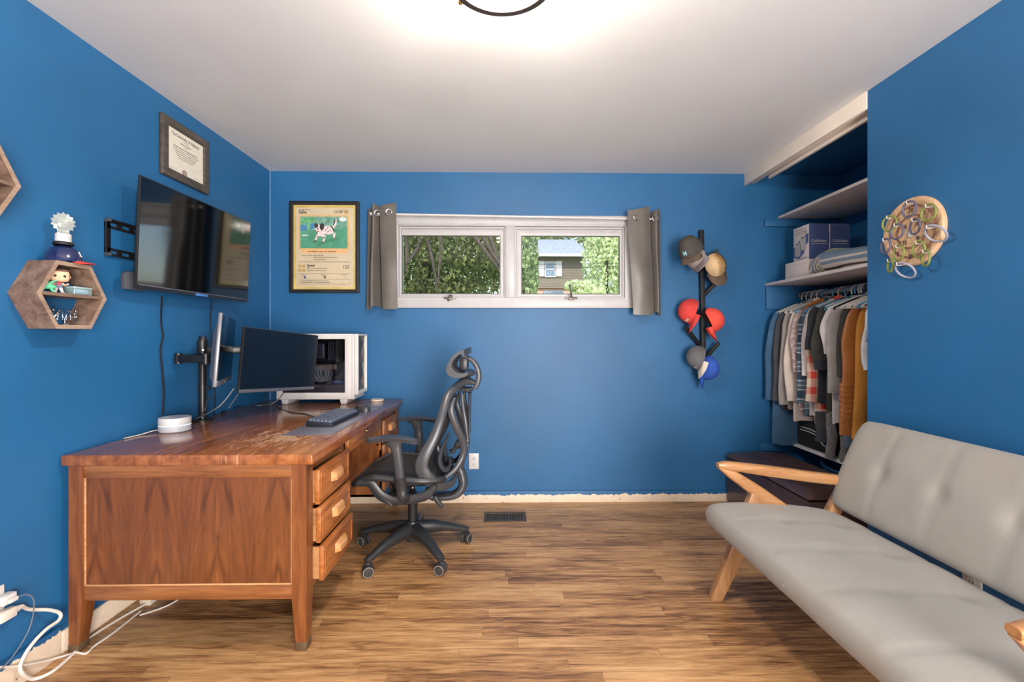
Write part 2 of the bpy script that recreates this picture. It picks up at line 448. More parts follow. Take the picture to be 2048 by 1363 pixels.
M_BLK = simple('black_metal', (26, 26, 28), .38, var=.1)
M_BLKM = simple('matte_black', (20, 20, 22), .6, var=.1)
M_CHROME = simple('chrome', (210, 210, 212), .12, metal=1.0, var=.03)
M_STEEL = simple('brushed_steel', (160, 160, 160), .3, metal=1.0, var=.05)
M_WHITEP = simple('white_plastic', (206, 203, 201), .4, var=.02)
M_WIFI = simple('pale_grey_plastic', (186, 187, 192), .45, var=.02)
M_SCREEN = simple('glossy_black_screen', (5, 6, 7), .07, var=.05, spec=.9)
M_SCREENM = simple('satin_dark_screen', (10, 14, 22), .24, var=.05, spec=.6)
M_BEZEL = simple('dark_bezel', (36, 36, 38), .35, var=.05)
M_GREYBEZ = simple('grey_bezel', (112, 112, 118), .35, metal=.5, var=.04)
M_CABLEB = simple('black_cable', (30, 30, 32), .45, var=.1)
M_CABLEW = simple('white_cable', (214, 206, 196), .5, var=.03)
M_CABLEG = simple('grey_cable', (110, 112, 116), .5, var=.05)
M_RUBBER = simple('caster_rubber', (52, 49, 48), .6, var=.1)
def mesh_mat():
    t = NT('woven_seat_mesh'); v = t.coords((260, 260, 260)); w_ = t.node('ShaderNodeTexChecker'); w_.inputs['Scale'].default_value = 1.0
    t.link(v, w_.inputs['Vector']); col = t.mix(w_.outputs['Fac'], (30, 29, 29), (66, 62, 58)); t.color(col); t.set(Roughness=.7)
    t.bump(w_.outputs['Fac'], .3, .002); return t.m
M_MESH = mesh_mat()
M_CURTAIN = simple('grey_satin_curtain', (94, 88, 82), .36, var=.10, vs=4, bump=.05, bs=20, sheen=.3)
M_LEATHER = simple('dark_brown_leather', (72, 50, 46), .34, var=.12, vs=6, bump=.25, bs=70, coat=.15)
M_SEAM = simple('leather_seam', (92, 70, 62), .5, var=.1)
M_PANE = glass('window_glass', gloss=-.01)
M_CGLASS = glass('smoked_case_glass', tint=(212, 212, 220), gloss=.02)
M_LGLASS = glass('lamp_glass', gloss=.02)
M_POSTF = simple('poster_frame_black', (30, 28, 27), .4, var=.1)
M_DIPF = wood('diploma_frame_wood', (42, 38, 34), (72, 64, 58), (98, 90, 82), axis=1, scale=2, rough=.5, stretch=10)
M_PAPER = simple('diploma_paper', (226, 220, 205), .6, var=.02)
M_INK = simple('print_ink', (62, 56, 50), .7)
M_INKG = simple('grey_ink', (128, 122, 112), .7)
M_BRONZE = simple('dark_bronze', (94, 82, 76), .38, metal=.6, var=.06)
M_BRASS = simple('brass_knob', (212, 170, 90), .25, metal=1.0)
def hue(name, c, rough=.6, **k): return simple(name, c, rough, **k)
# ---------------------------------------------------------------- the room shell
XL, XR, YB, ZC = -1.724, 1.794, 3.37, 2.44
YN = -0.72           # near wall, behind the camera
XC = 2.524           # back of the closet
YO = 2.222           # closet opening starts
struct('floor', box(B(), -2.0, 2.7, -2.1, 3.53, -.06, 0), M_FLOOR)
struct('ceiling', box(B(), -2.0, 2.7, -2.1, 3.53, ZC, ZC+.08), M_CEIL)
struct('wall_left', box(B(), XL-.12, XL, YN, YB, 0, ZC), M_WALL)
WX0, WX1, WZ0, WZ1 = -.815, .925, 1.50, 2.07
b = B()
box(b, XL-.12, WX0, YB, YB+.15, 0, ZC); box(b, WX1, XC+.12, YB, YB+.15, 0, ZC)
box(b, WX0, WX1, YB, YB+.15, 0, WZ0); box(b, WX0, WX1, YB, YB+.15, WZ1, ZC)
struct('wall_back', b, M_WALL)
struct('wall_right', box(B(), XR, XR+.11, YN, YO, 0, ZC), M_WALL)
b = B(); box(b, XC, XC+.12, 1.70, YB, 0, ZC); struct('wall_closet', b, M_WALL)
struct('wall_closet_near', box(B(), XR+.11, XC, 1.60, 1.70, 0, ZC), M_WALL)
M_HALL = simple('hall_wall_paint', (214, 206, 196), .7, var=.02)
b = B(); box(b, XL-.12, -1.45, YN-.11, YN, 0, ZC); box(b, 1.45, XR+.11, YN-.11, YN, 0, ZC); box(b, -1.45, 1.45, YN-.11, YN, 2.15, ZC)  # unseen opening made wide so the added hall fill spreads softer
struct('wall_near', b, M_WALL)
b = B(); box(b, -1.84, -1.74, -2.0, YN-.11, 0, ZC); box(b, 1.80, 1.90, -2.0, YN-.11, 0, ZC); box(b, -1.84, 1.90, -2.1, -2.0, 0, ZC)
struct('wall_hall', b, M_HALL)
b = B()
for x0, x1 in ((-1.52, -1.45), (1.45, 1.52)): box(b, x0, x1, YN, YN+.015, 0, 2.22, .003)
box(b, -1.45, 1.45, YN, YN+.015, 2.15, 2.22, .003); struct('trim_1', b, M_TRIM)

# baseboards with a ragged paint edge
b = B(); box(b, -.30-1.4, XC, YB-.014, YB, 0, .085, .003); struct('baseboard_back', b, M_BASE)
b = B(); box(b, XL, XL+.014, 1.775, YB-.014, 0, .085, .003); box(b, XL, XL+.020, YN, 1.775, 0, .115, .002); struct('baseboard_left', b, M_BASEL)
b = B(); box(b, XR-.014, XR, YN, YO, 0, .085, .003); struct('baseboard_right', b, M_BASE)

# closet fascia over the opening, with its track
b = B(); box(b, XR-.006, XR+.016, YO, YB, 2.352, ZC, .002); box(b, XR+.016, XR+.075, YO, YB, 2.366, 2.378, .001)
box(b, XR+.060, XR+.078, YO, YB-.20, 2.335, 2.366, .001)
struct('trim_2', b, M_CREAM)
# painted cleats under the closet shelves
b = B()
box(b, 1.935, XC, YB-.02, YB, 2.045, 2.102, .003); box(b, XC-.02, XC, 1.70, YB-.02, 2.045, 2.102, .003)
box(b, 1.945, XC, YB-.02, YB, 1.43, 1.600, .003); box(b, XC-.02, XC, 1.70, YB-.02, 1.43, 1.600, .003)
box(b, 1.90, XC, YB-.02, YB, .372, .428, .003); box(b, XC-.02, XC, 1.70, YB-.02, .372, .428, .003)
struct('trim_3', b, M_WALL)
struct('trim_6', box(B(), XR+.080, XC, 1.70, YB, ZC-.006, ZC-.0005), M_WALL)
# small paint bead in the left corner
tube_b = B(); box(tube_b, XL, XL+.004, YB-.004, YB, .1, ZC); struct('trim_4', tube_b, simple('corner_caulk', (120, 160, 196), .6))

def tagt(o, l, c, g=None): return tag(o, l, c, g)
solo('closet_shelf', box(B(), 2.045, XC-.001, 1.71, YB-.001, 2.104, 2.124, .002), M_SHELFW, 'empty white upper closet shelf just under the ceiling', 'shelf')
solo('closet_shelf', box(B(), 1.945, XC-.001, 1.71, YB-.001, 1.602, 1.622, .002), M_SHELFW, 'white middle closet shelf carrying the white boxes and striped blanket', 'shelf')
solo('closet_shelf', box(B(), 2.10, XC-.001, 1.71, YB-.001, .430, .448, .002), M_SHELFW, 'low white closet shelf carrying folded clothes behind the brown bench', 'shelf')

# ---------------------------------------------------------------- windows
b = B()
CY0 = YB-.018
frame2d(b, rect(-.86, .95, 1.436, 2.118), rect(WX0+.035, WX1-.035, 1.512, 2.040), -YB, -CY0, axes((0, 0, 0), (1, 0, 0), (0, 0, 1), (0, -1, 0)), .003)
box(b, .003, .075, CY0, YB+.10, 1.512, 2.040, .003)
box(b, WX0, WX0+.035, YB-.002, YB+.15, 1.50, 2.07); box(b, WX1-.035, WX1, YB-.002, YB+.15, 1.50, 2.07)
box(b, WX0, WX1, YB-.002, YB+.15, 1.50, 1.512); box(b, WX0, WX1, YB-.002, YB+.15, 2.04, 2.07)
box(b, -.86, .95, CY0-.006, CY0, 2.046, 2.056, .002)
struct('trim_5', b, M_TRIM)
def window(n, x0, x1, gx0, gx1, hx, open_crank):
    b = B()
    frame2d(b, rect(x0, x1, 1.512, 2.040), rect(x0+.012, x1-.012, 1.524, 2.026), -(YB+.05), -(YB+.006), axes((0, 0, 0), (1, 0, 0), (0, 0, 1), (0, -1, 0)), .003)
    frame2d(b, rect(x0+.012, x1-.012, 1.524, 2.026), rect(gx0, gx1, 1.542, 1.978), -(YB+.06), -(YB+.022), axes((0, 0, 0), (1, 0, 0), (0, 0, 1), (0, -1, 0)), .003)
    o = struct('window_%d' % n, b, M_TRIM)
    b = B()
    frame2d(b, rect(gx0, gx1, 1.542, 1.978), rect(gx0+.005, gx1-.005, 1.547, 1.973), -(YB+.045), -(YB+.030), axes((0, 0, 0), (1, 0, 0), (0, 0, 1), (0, -1, 0)))
    part('glazing_bead', b, simple('dark_glazing_bead', (70, 72, 70), .5), o)
    b = B(); box(b, gx0, gx1, YB+.038, YB+.042, 1.542, 1.978); part('pane', b, M_PANE, o)
    b = B(); yy = CY0
    box(b, hx-.045, hx+.045, yy-.012, yy, 1.502, 1.516, .003)
    box(b, hx-.020, hx+.020, yy-.020, yy, 1.496, 1.510, .003)
    if open_crank: tube(b, [(hx, yy-.014, 1.51), (hx-.004, yy-.024, 1.55), (hx-.012, yy-.018, 1.595)], [.008, .007, .006], 8, 4); ball(b, (hx-.013, yy-.018, 1.600), .010)
    else: tube(b, [(hx-.01, yy-.014, 1.512), (hx, yy-.022, 1.527), (hx+.016, yy-.02, 1.526), (hx+.012, yy-.03, 1.508)], .005, 8, 4); ball(b, (hx-.008, yy-.018, 1.492), .008)
    part('crank_handle', b, simple('worn_grey_metal', (118, 110, 102), .4, metal=.6), o)
window(1, -.780, .003, -.766, -.033, -.402, False)
window(2, .075, .890, .124, .862, .490, True)

# ---------------------------------------------------------------- outside
M_GRASS = simple('lawn_grass', (96, 122, 62), .9, var=.3, vs=2)
b = B()
def gz(u, v):
    y = 4.2+v*60; x = -40+u*80
    return Vector((x, y, -.9+max(0, (y-10))*.10))
grid(b, gz, 12, 24); struct('lawn', b, M_GRASS, recalc=False)
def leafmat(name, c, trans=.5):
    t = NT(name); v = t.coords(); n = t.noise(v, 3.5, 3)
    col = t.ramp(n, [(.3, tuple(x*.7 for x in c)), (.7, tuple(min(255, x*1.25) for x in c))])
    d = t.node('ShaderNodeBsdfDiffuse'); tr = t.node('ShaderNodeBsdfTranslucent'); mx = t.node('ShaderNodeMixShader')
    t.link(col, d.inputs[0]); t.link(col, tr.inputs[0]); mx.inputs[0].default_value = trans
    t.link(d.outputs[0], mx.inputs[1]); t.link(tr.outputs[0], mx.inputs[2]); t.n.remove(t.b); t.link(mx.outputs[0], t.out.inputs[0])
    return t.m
def leaves(n, blobs, size, seed, ln=1.7):
    rnd = random.Random(seed); b = B()
    tot = sum(r[0]*r[1]*r[2] for _, r in blobs)
    for c, r in blobs:
        k = int(n*r[0]*r[1]*r[2]/tot)
        for _ in range(k):
            while True:
                q = Vector((rnd.uniform(-1, 1), rnd.uniform(-1, 1), rnd.uniform(-1, 1)))
                if q.length < 1: break
            q = q.normalized()*(q.length**.6)
            p = Vector(c)+Vector((q.x*r[0], q.y*r[1], q.z*r[2]))
            s = size*rnd.uniform(.6, 1.4); e = Euler((rnd.uniform(0, 6.3), rnd.uniform(0, 6.3), rnd.uniform(0, 6.3))).to_matrix()
            pts = [(-s*ln/2, 0, 0), (0, -s/2, s*.12), (s*ln/2, 0, 0), (0, s/2, s*.12)]
            vs = [b.verts.new(p+e @ Vector(a)) for a in pts]
            b.faces.new(vs)
    return b
def tree(label, base, blobs, n, size, mat, trunk_r, seed, branches=(), group='trees outside the window'):
    t = thing('tree', label, 'tree', base, 0, group)
    me_b = leaves(n, blobs, size, seed)
    me = bpy.data.meshes.new('foliage'); me_b.transform(ROOTM[t.name].inverted()); me_b.to_mesh(me); me_b.free(); me.materials.append(mat)
    o = bpy.data.objects.new('foliage', me); COL.objects.link(o); o.parent = t; ROOTM[o.name] = ROOTM[t.name]; o['kind'] = 'stuff'
    b = B(); top = Vector(blobs[0][0])
    tube(b, [base, Vector(base)*.5+top*.5+Vector((.1, 0, 0)), top], [trunk_r, trunk_r*.8, trunk_r*.4], 10, 5)
    for br in branches: tube(b, br, [trunk_r*.35]+[trunk_r*.22]*(len(br)-2)+[trunk_r*.08], 6, 5)
    part('trunk', b, M_BARK, t)
M_BARK = simple('tree_bark', (50, 44, 36), .9, var=.2)
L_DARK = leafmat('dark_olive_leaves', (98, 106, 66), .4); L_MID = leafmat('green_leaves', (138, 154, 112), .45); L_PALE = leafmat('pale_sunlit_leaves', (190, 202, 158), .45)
brs = []
rb = random.Random(3)
for i in range(9):
    x0 = -1.9+.2*i; x1 = x0+rb.uniform(-.2, .9)
    brs.append([(x0, 7.6, 3.4), ((x0+x1)/2+.05, 7.2, 2.7), (x1, 6.9, 2.0+rb.uniform(-.1, .4))])
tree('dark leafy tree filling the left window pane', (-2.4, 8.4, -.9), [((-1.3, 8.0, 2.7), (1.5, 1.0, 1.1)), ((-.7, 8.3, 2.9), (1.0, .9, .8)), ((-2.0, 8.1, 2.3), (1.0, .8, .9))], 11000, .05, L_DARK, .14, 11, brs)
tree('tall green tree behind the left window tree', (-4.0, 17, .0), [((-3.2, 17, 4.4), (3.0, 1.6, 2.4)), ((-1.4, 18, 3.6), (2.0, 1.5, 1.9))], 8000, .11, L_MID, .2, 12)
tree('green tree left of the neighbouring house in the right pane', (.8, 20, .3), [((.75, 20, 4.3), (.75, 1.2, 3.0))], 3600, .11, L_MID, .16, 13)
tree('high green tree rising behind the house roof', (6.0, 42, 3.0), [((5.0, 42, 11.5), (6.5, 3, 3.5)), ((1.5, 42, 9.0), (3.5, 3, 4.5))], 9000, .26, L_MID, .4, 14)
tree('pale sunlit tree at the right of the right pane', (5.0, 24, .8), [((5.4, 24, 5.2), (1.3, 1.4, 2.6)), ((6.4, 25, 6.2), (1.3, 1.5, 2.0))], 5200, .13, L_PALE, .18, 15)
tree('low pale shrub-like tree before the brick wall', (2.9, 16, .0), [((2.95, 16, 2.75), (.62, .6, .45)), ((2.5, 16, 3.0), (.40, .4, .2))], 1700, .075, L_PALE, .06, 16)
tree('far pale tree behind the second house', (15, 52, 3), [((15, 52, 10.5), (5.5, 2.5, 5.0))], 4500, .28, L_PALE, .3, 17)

tree('broad green tree right of the low grey house', (21, 44, 3), [((19, 44, 8.5), (4.0, 2.5, 4.5))], 2600, .34, L_MID, .3, 18)
tree('broad green tree far right down the street', (30, 46, 3), [((28, 46, 8.5), (5.0, 2.5, 5.0))], 2600, .38, L_MID, .3, 19)
tree('green tree far left down the street', (-16, 40, 3), [((-14, 40, 8.0), (6.0, 2.5, 5.0))], 2600, .38, L_MID, .3, 20)
def W(u, v, y=32.0): return pY(u, v, y)
h = thing('neighbour_house', 'brown sided house with brick base and white shutters across the street', 'house', (4.2, 34, 2.2))
x0, x1 = W(1046, 500).x, W(1168, 500).x
zs = W(1100, 576).z; zt = W(1100, 513).z
M_SIDE = simple('olive_brown_siding', (104, 96, 84), .8, var=.06)
b = B(); box(b, x0, x1, 32, 38, zs, zt)
for i in range(22): box(b, x0, x1, 31.98, 32, zs+i*.115, zs+i*.115+.095)
part('siding', b, M_SIDE, h)
t_ = NT('red_brick'); br_ = t_.node('ShaderNodeTexBrick'); t_.link(t_.coords(rot=(R(90), 0, 0)), br_.inputs['Vector']); br_.inputs['Scale'].default_value = 4
br_.inputs['Color1'].default_value = lin((176, 128, 110)); br_.inputs['Color2'].default_value = lin((150, 104, 88)); br_.inputs['Mortar'].default_value = lin((196, 184, 172)); t_.color(br_.outputs[0]); t_.set(Roughness=.9)
b = B(); box(b, x0, x1+.1, 32.15, 38, 1.2, zs); part('brick_wall', b, t_.m, h)
M_ROOF = simple('grey_shingle_roof', (112, 120, 130), .9, var=.12, vs=6)
b = B(); ez = W(1100, 512).z; rz_ = W(1100, 497).z
hexa(b, [(x0-.3, 31.3, ez), (x1+.35, 31.3, ez), (x1+.35, 38.4, ez), (x0-.3, 38.4, ez), (x0-.3, 34.6, rz_+1.2), (x1-.3, 34.6, rz_+1.2), (x1-.3, 35, rz_+1.2), (x0-.3, 35, rz_+1.2)])
part('roof', b, M_ROOF, h)
b = B(); box(b, x0-.3, x1+.35, 31.25, 31.32, ez-.13, ez+.05); part('gutter', b, M_TRIM, h)
M_WG = simple('dark_window_glass', (88, 104, 120), .1, var=.3)
b = B(); a0, a1 = W(1089.5, 523), W(1111, 554)
f = B(); frame2d(f, rect(a0.x, a1.x, a1.z, a0.z), rect(a0.x+.06, a1.x-.06, a1.z+.06, a0.z-.06), -32, -31.9, axes((0, 0, 0), (1, 0, 0), (0, 0, 1), (0, -1, 0)))
box(f, a0.x, a1.x, 31.9, 32, (a0.z+a1.z)/2-.03, (a0.z+a1.z)/2+.03)
fo = part('window_frame', f, M_TRIM, h)
box(b, a0.x+.05, a1.x-.05, 31.93, 31.98, a1.z+.05, a0.z-.05); part('pane', b, M_WG, fo)
for s0, s1 in ((1077, 1088.5), (1112, 1123.5)):
    c0, c1 = W(s0, 522), W(s1, 553); b = B(); box(b, c0.x, c1.x, 31.9, 31.97, c1.z, c0.z, .01)
    for i in range(14):
        zz = c1.z+.06+i*(c0.z-c1.z-.12)/13.5; box(b, c0.x+.05, c1.x-.05, 31.885, 31.9, zz, zz+.035)
    part('shutter', b, M_TRIM, h)
c0, c1 = W(1088, 581), W(1127, 592); b = B(); box(b, c0.x, c1.x, 32.02, 32.16, c1.z, c0.z); part('lower_window', b, M_WG, h)
h2 = thing('neighbour_house', 'low grey roofed house partly seen at the right edge of the window', 'house', (10.5, 42, 2.5))
q = lambda u, v: pY(u, v, 40.0)
xa, xb = q(1198, 560).x, q(1268, 560).x
b = B(); box(b, xa, xb+2, 40, 46, 2.0, q(1200, 572).z); part('wall', b, simple('pale_house_wall', (176, 172, 160), .8), h2)
b = B(); e0 = q(1200, 572).z; hexa(b, [(xa-.4, 39.2, e0), (xb+3, 39.2, e0), (xb+3, 46.5, e0), (xa-.4, 46.5, e0), (xa-.4, 43, e0+1.5), (xb+3, 43, e0+1.5), (xb+3, 43.4, e0+1.5), (xa-.4, 43.4, e0+1.5)])
part('roof', b, M_ROOF, h2)
b = B(); box(b, xa-.4, xb+3, 39.1, 39.2, e0-.2, e0+.02); part('gutter', b, M_TRIM, h2)
b = B(); box(b, xa+.8, xb-.3, 39.95, 40, e0-1.0, e0-.4); part('window_pane', b, M_WG, h2)
for k, (va, vb, yy) in enumerate(((536, 532, 12.0), (529, 525, 12.6))):
    pa, pb = pY(780, va+2, yy), pY(1290, vb, yy)
    b = B(); tube(b, [pa, (pa+pb)/2-Vector((0, 0, .02)), pb], .006 if k == 0 else .005, 6, 6)
    solo('utility_wire', b, M_CABLEB, ('lower' if k == 0 else 'upper')+' of the two dark utility wires crossing outside the window', 'wire', 'utility wires')
# ---------------------------------------------------------------- curtain rod, curtains
RA, RB_ = Vector((-.955, 3.305, 2.112)), Vector((1.095, 3.305, 2.082))
t = thing('curtain_rod', 'slim white curtain rod over the strip window', 'curtain rod', (.06, 3.33, 2.09))
b = B(); tube(b, [RA, RB_], .0085, 12); part('rod', b, M_WHITEP, t)
for x in (-.93, 1.085):
    z = RA.z+(RB_.z-RA.z)*(x-RA.x)/(RB_.x-RA.x)
    b = B(); box(b, x-.012, x+.012, YB-.004, YB, z-.03, z+.03, .002); tube(b, [(x, YB-.003, z-.005), (x, YB-.03, z-.014), (x, 3.305, z-.012)], .006, 8, 4)
    part('bracket', b, M_WHITEP, t)
for p, d in ((RA, -1), (RB_, 1)):
    b = B(); cyl(b, p+Vector((d*.001, 0, 0)), p+Vector((d*.018, 0, 0)), .0125, .011, 14); part('finial', b, M_WHITEP, t)
def curtain(label, plan_top, plan_bot, z1, z0, rings, seed, lean):
    t = thing('curtain', label, 'curtain', (sum(p[0] for p in plan_top)/len(plan_top), 3.30, z0), 0, 'short grey curtains')
    A = catmull([(x, y, 0) for x, y in plan_top], 5); C = catmull([(x, y, 0) for x, y in plan_bot], 5)
    n = len(A)-1; rnd = random.Random(seed)
    def f(u, v):
        i = min(int(u*n+.5), n); e = v*v*(3-2*v)
        p = A[i].lerp(C[i], e)
        zt = z1+.014*math.sin(u*9+seed); zb = z0+.012*math.sin(u*7+seed*2)
        w_ = noise.noise(Vector((u*5+seed, v*3, .3)))*.010*math.sin(PI*v)
        return Vector((p.x+lean*v, p.y+w_, zt+(zb-zt)*v))
    b = B(); grid(b, f, n, 30, .0035); part('cloth', b, M_CURTAIN, t, ang=60)
    for k, (x, y) in enumerate(rings):
        z = RA.z+(RB_.z-RA.z)*(x-RA.x)/(RB_.x-RA.x)
        b = B(); pts = [(x+.021*math.cos(a*PI/9)*.95, y+.006*math.cos(a*PI/9), z+.021*math.sin(a*PI/9)) for a in range(18)]
        tube(b, pts, .006, 8, closed=True); part('grommet', b, M_CHROME, t)
# gathered stacks of folds: front faces the room, returns go back towards the wall
curtain('short grey grommet curtain bunched left of the window, beside the framed card poster',
        [(-.775, 3.262), (-.86, 3.262), (-.892, 3.28), (-.872, 3.34), (-.90, 3.345), (-.925, 3.29), (-.945, 3.275), (-.955, 3.335), (-.972, 3.345), (-.985, 3.30)],
        [(-.765, 3.262), (-.85, 3.255), (-.875, 3.285), (-.865, 3.345), (-.905, 3.345), (-.935, 3.27), (-.955, 3.26), (-.97, 3.33), (-.985, 3.345), (-.995, 3.30)],
        2.165, 1.432, [(-.825, 3.256), (-.913, 3.283)], 2, 0.0)
curtain('short grey grommet curtain bunched right of the window, beside the cap rack',
        [(.885, 3.262), (.965, 3.258), (1.02, 3.262), (1.05, 3.29), (1.035, 3.34), (1.065, 3.345), (1.085, 3.285), (1.10, 3.275), (1.112, 3.34), (1.135, 3.31)],
        [(.925, 3.262), (.985, 3.256), (1.055, 3.262), (1.075, 3.29), (1.06, 3.345), (1.085, 3.345), (1.10, 3.285), (1.115, 3.275), (1.125, 3.34), (1.14, 3.31)],
        2.148, 1.392, [(.945, 3.256), (1.09, 3.28)], 5, 0.0)

# ---------------------------------------------------------------- framed card poster
t = thing('framed_poster', 'black framed yellow trading-card style poster of a spotted dog', 'poster', (-1.32, 3.36, 1.54))
PX0, PX1, PZ0, PZ1 = -1.572, -1.066, 1.546, 2.214
WM = axes((0, 0, 0), (1, 0, 0), (0, 0, 1), (0, -1, 0))
b = B(); frame2d(b, rect(PX0, PX1, PZ0, PZ1), rect(PX0+.024, PX1-.024, PZ0+.024, PZ1-.024), -(YB-.001), -(YB-.030), WM, .003); part('frame', b, M_POSTF, t)
cw = PX1-PX0-.048; cx0 = PX0+.024; cz0 = PZ0+.024; ch = PZ1-PZ0-.048
# crop coordinates of the card: x 112..975 , y 95..1255 top to bottom
def cp(x, y): return (cx0+(x-115)/870.0*cw, cz0+ch-(y-95)/1160.0*ch)
def flat(name, polys, mat, dep, parent, th=.0006):
    if name in ('dog_drawing', 'rule_line', 'dog_shadow'): groups_ = [polys]
    else: groups_ = [[p] for p in polys]
    for gi, g in enumerate(groups_):
        b = B(); dd_ = dep+.00012*gi
        for pi_, po in enumerate(g): prism(b, [cp(*p) for p in po], -(YB-dd_-.00005*pi_), -(YB-dd_-.00005*pi_-th), WM)
        o = part(name, b, mat, parent)
    return o
def R4(x0, y0, x1, y1): return [(x0, y0), (x1, y0), (x1, y1), (x0, y1)]
def ell(cx, cy, rx, ry, n=20, rot=0):
    return [(cx+rx*math.cos(a)*math.cos(rot)-ry*math.sin(a)*math.sin(rot), cy+rx*math.cos(a)*math.sin(rot)+ry*math.sin(a)*math.cos(rot)) for a in [2*PI*i/n for i in range(n)]]
card = flat('card', [R4(115, 95, 985, 1255)], hue('card_yellow', (206, 184, 112), .4), .006, t, .002)
flat('card_panel', [R4(150, 135, 940, 1215)], hue('card_cream', (208, 192, 162), .4, var=.04, vs=5), .0085, card)
flat('picture_border', [R4(188, 232, 888, 712)], hue('picture_border_gold', (218, 178, 118), .4), .0095, card)
pic = flat('picture', [R4(212, 254, 864, 690)], hue('meadow_green', (80, 150, 120), .5, var=.12, vs=9), .0105, card)
flat('picture_sky', [[(212, 254), (864, 254), (864, 400), (760, 420), (600, 430), (400, 440), (212, 445)]], hue('picture_foliage', (110, 160, 140), .5, var=.22, vs=25), .0112, card)
flat('picture_water', [[(212, 370), (300, 372), (305, 445), (212, 450)], [(350, 350), (420, 350), (420, 400), (345, 440)]], hue('picture_blue', (74, 134, 176), .5), .0118, card)
flat('picture_tree', [[(310, 340), (345, 340), (338, 440), (312, 442)], ell(330, 300, 110, 32), ell(265, 320, 55, 24)], hue('picture_tree_green', (100, 172, 118), .5, var=.15, vs=30), .0124, card)
flat('picture_cloud', [ell(800, 290, 52, 32), ell(280, 512, 50, 9)], hue('picture_white', (214, 224, 222), .5), .0126, card)
flat('dog_shadow', [[(345, 610), (480, 590), (700, 545), (810, 545), (640, 600), (420, 672), (470, 630)]], hue('picture_shadow_green', (66, 140, 106), .5), .0124, card)
DW = hue('dog_white', (226, 208, 206), .5, var=.12, vs=60); DB = hue('dog_dark', (52, 38, 40), .5)
flat('dog_drawing', [ell(600, 440, 78, 62, rot=.15), ell(500, 490, 50, 40), ell(468, 420, 46, 52), [(660, 480), (700, 470), (690, 540), (710, 570), (680, 565), (664, 520)], [(440, 500), (480, 510), (440, 570), (410, 600), (395, 590), (420, 560)], [(525, 510), (570, 510), (550, 570), (545, 610), (510, 612), (530, 560)], [(640, 395), (676, 360), (692, 300), (700, 270), (716, 290), (714, 350), (690, 400), (665, 410)]], DW, .0132, card)
flat('dog_marking', [ell(432, 378, 26, 34, rot=-.3), ell(512, 392, 32, 48, rot=.1), [(620, 380), (650, 385), (684, 440), (676, 470), (655, 420)], ell(455, 425, 10, 12), [(690, 290), (700, 275), (696, 330), (670, 378), (662, 372)], ell(414, 590, 22, 8, rot=-.5), ell(522, 606, 26, 8, rot=-.1), ell(695, 560, 18, 7), ell(560, 440, 7, 5), ell(600, 460, 8, 5), ell(590, 415, 6, 6), ell(545, 545, 8, 10), ell(455, 535, 8, 10), ell(630, 440, 6, 7)], DB, .0138, card)
flat('dog_tongue', [ell(456, 460, 20, 8, rot=-.2)], hue('dog_red', (196, 96, 92), .5), .0142, card)
flat('caption_band', [R4(230, 716, 858, 752)], hue('caption_orange', (232, 176, 120), .4), .0095, card)
flat('rule_line', [R4(180, 872, 905, 877), R4(180, 1035, 905, 1039), R4(198, 1112, 900, 1115), R4(198, 1180, 900, 1183), R4(198, 1112, 201, 1183), R4(897, 1112, 900, 1183)], hue('rule_brown', (128, 104, 78), .5), .0095, card)
SY = [ell(845, 187, 27, 25)]+[ell(x, y, 23, 20) for x in (202, 254) for y in (934, 990)]
flat('energy_symbol_rim', SY, hue('symbol_rim', (150, 116, 60), .4), .0095, card)
flat('energy_symbol', [[(c[0], c[1]) for c in ell(sum(p[0] for p in s)/20, sum(p[1] for p in s)/20, 17, 15)] for s in SY], hue('symbol_gold', (222, 190, 108), .35), .0102, card)
flat('energy_symbol_mark', [[(cx-10, cy-6), (cx+10, cy-6), (cx+2, cy), (cx, cy+9)] for cx, cy in ((845, 187), (202, 934), (254, 934), (202, 990), (254, 990))], M_INK, .0109, card)
flat('weakness_symbol', [ell(273, 1088, 17, 17)], hue('symbol_blue', (62, 106, 168), .4), .0095, card)
flat('resistance_symbol', [ell(548, 1086, 17, 17)], hue('symbol_olive', (110, 112, 68), .4), .0095, card)
flat('retreat_symbol', [ell(824, 1084, 17, 17)], hue('symbol_pale', (220, 216, 206), .4), .0095, card)
flat('symbol_mark', [ell(824, 1084, 6, 6), ell(268, 1086, 6, 9), ell(548, 1086, 8, 6)], M_INK, .0105, card)
def txt(s, x, y, size, mat, align='LEFT', bold=0.0, sx=1.0, name='print'):
    px, pz = cp(x, y); b = B()
    text_bm(b, s, size, Matrix.Translation((px, YB-.0104, pz)) @ Matrix.Rotation(R(90), 4, 'X'), align, .0003, bold, sx)
    part(name, b, mat, card)
txt('Lightning Pokemon', 190, 166, .0125, M_INK, sx=.9)
txt('Sallie', 188, 212, .033, M_INK, bold=.0006, sx=.86)
txt('121HP', 668, 206, .030, M_INK, bold=.0004, sx=.86)
txt('Canine Pokemon. Length: 2\'8", Weight: 35lbs', 305, 741, .0125, M_INK, bold=.0003, sx=.92)
txt('Pokemon Power:  Bark and Be Bad', 225, 794, .0125, M_INK, sx=.9)
txt('Sallie is all yips and howls, but will never', 395, 820, .0125, M_INK, sx=.86)
txt('do anything about it', 395, 850, .0125, M_INK, sx=.9)
txt('Speed', 300, 938, .024, M_INK, bold=.0006)
txt('Sallie uses her speed to zoom', 300, 970, .0135, M_INK, sx=.92)
txt('around the yard and corner', 300, 1001, .0135, M_INK, sx=.92)
txt('150', 795, 970, .040, M_INK, sx=.80)
txt('weakness', 220, 1062, .0095, M_INK); txt('resistance', 495, 1060, .0095, M_INK); txt('retreat cost', 765, 1056, .0095, M_INK)
txt('Even tho the Baby Girl is short and most as', 218, 1142, .0125, M_INK, sx=.92)
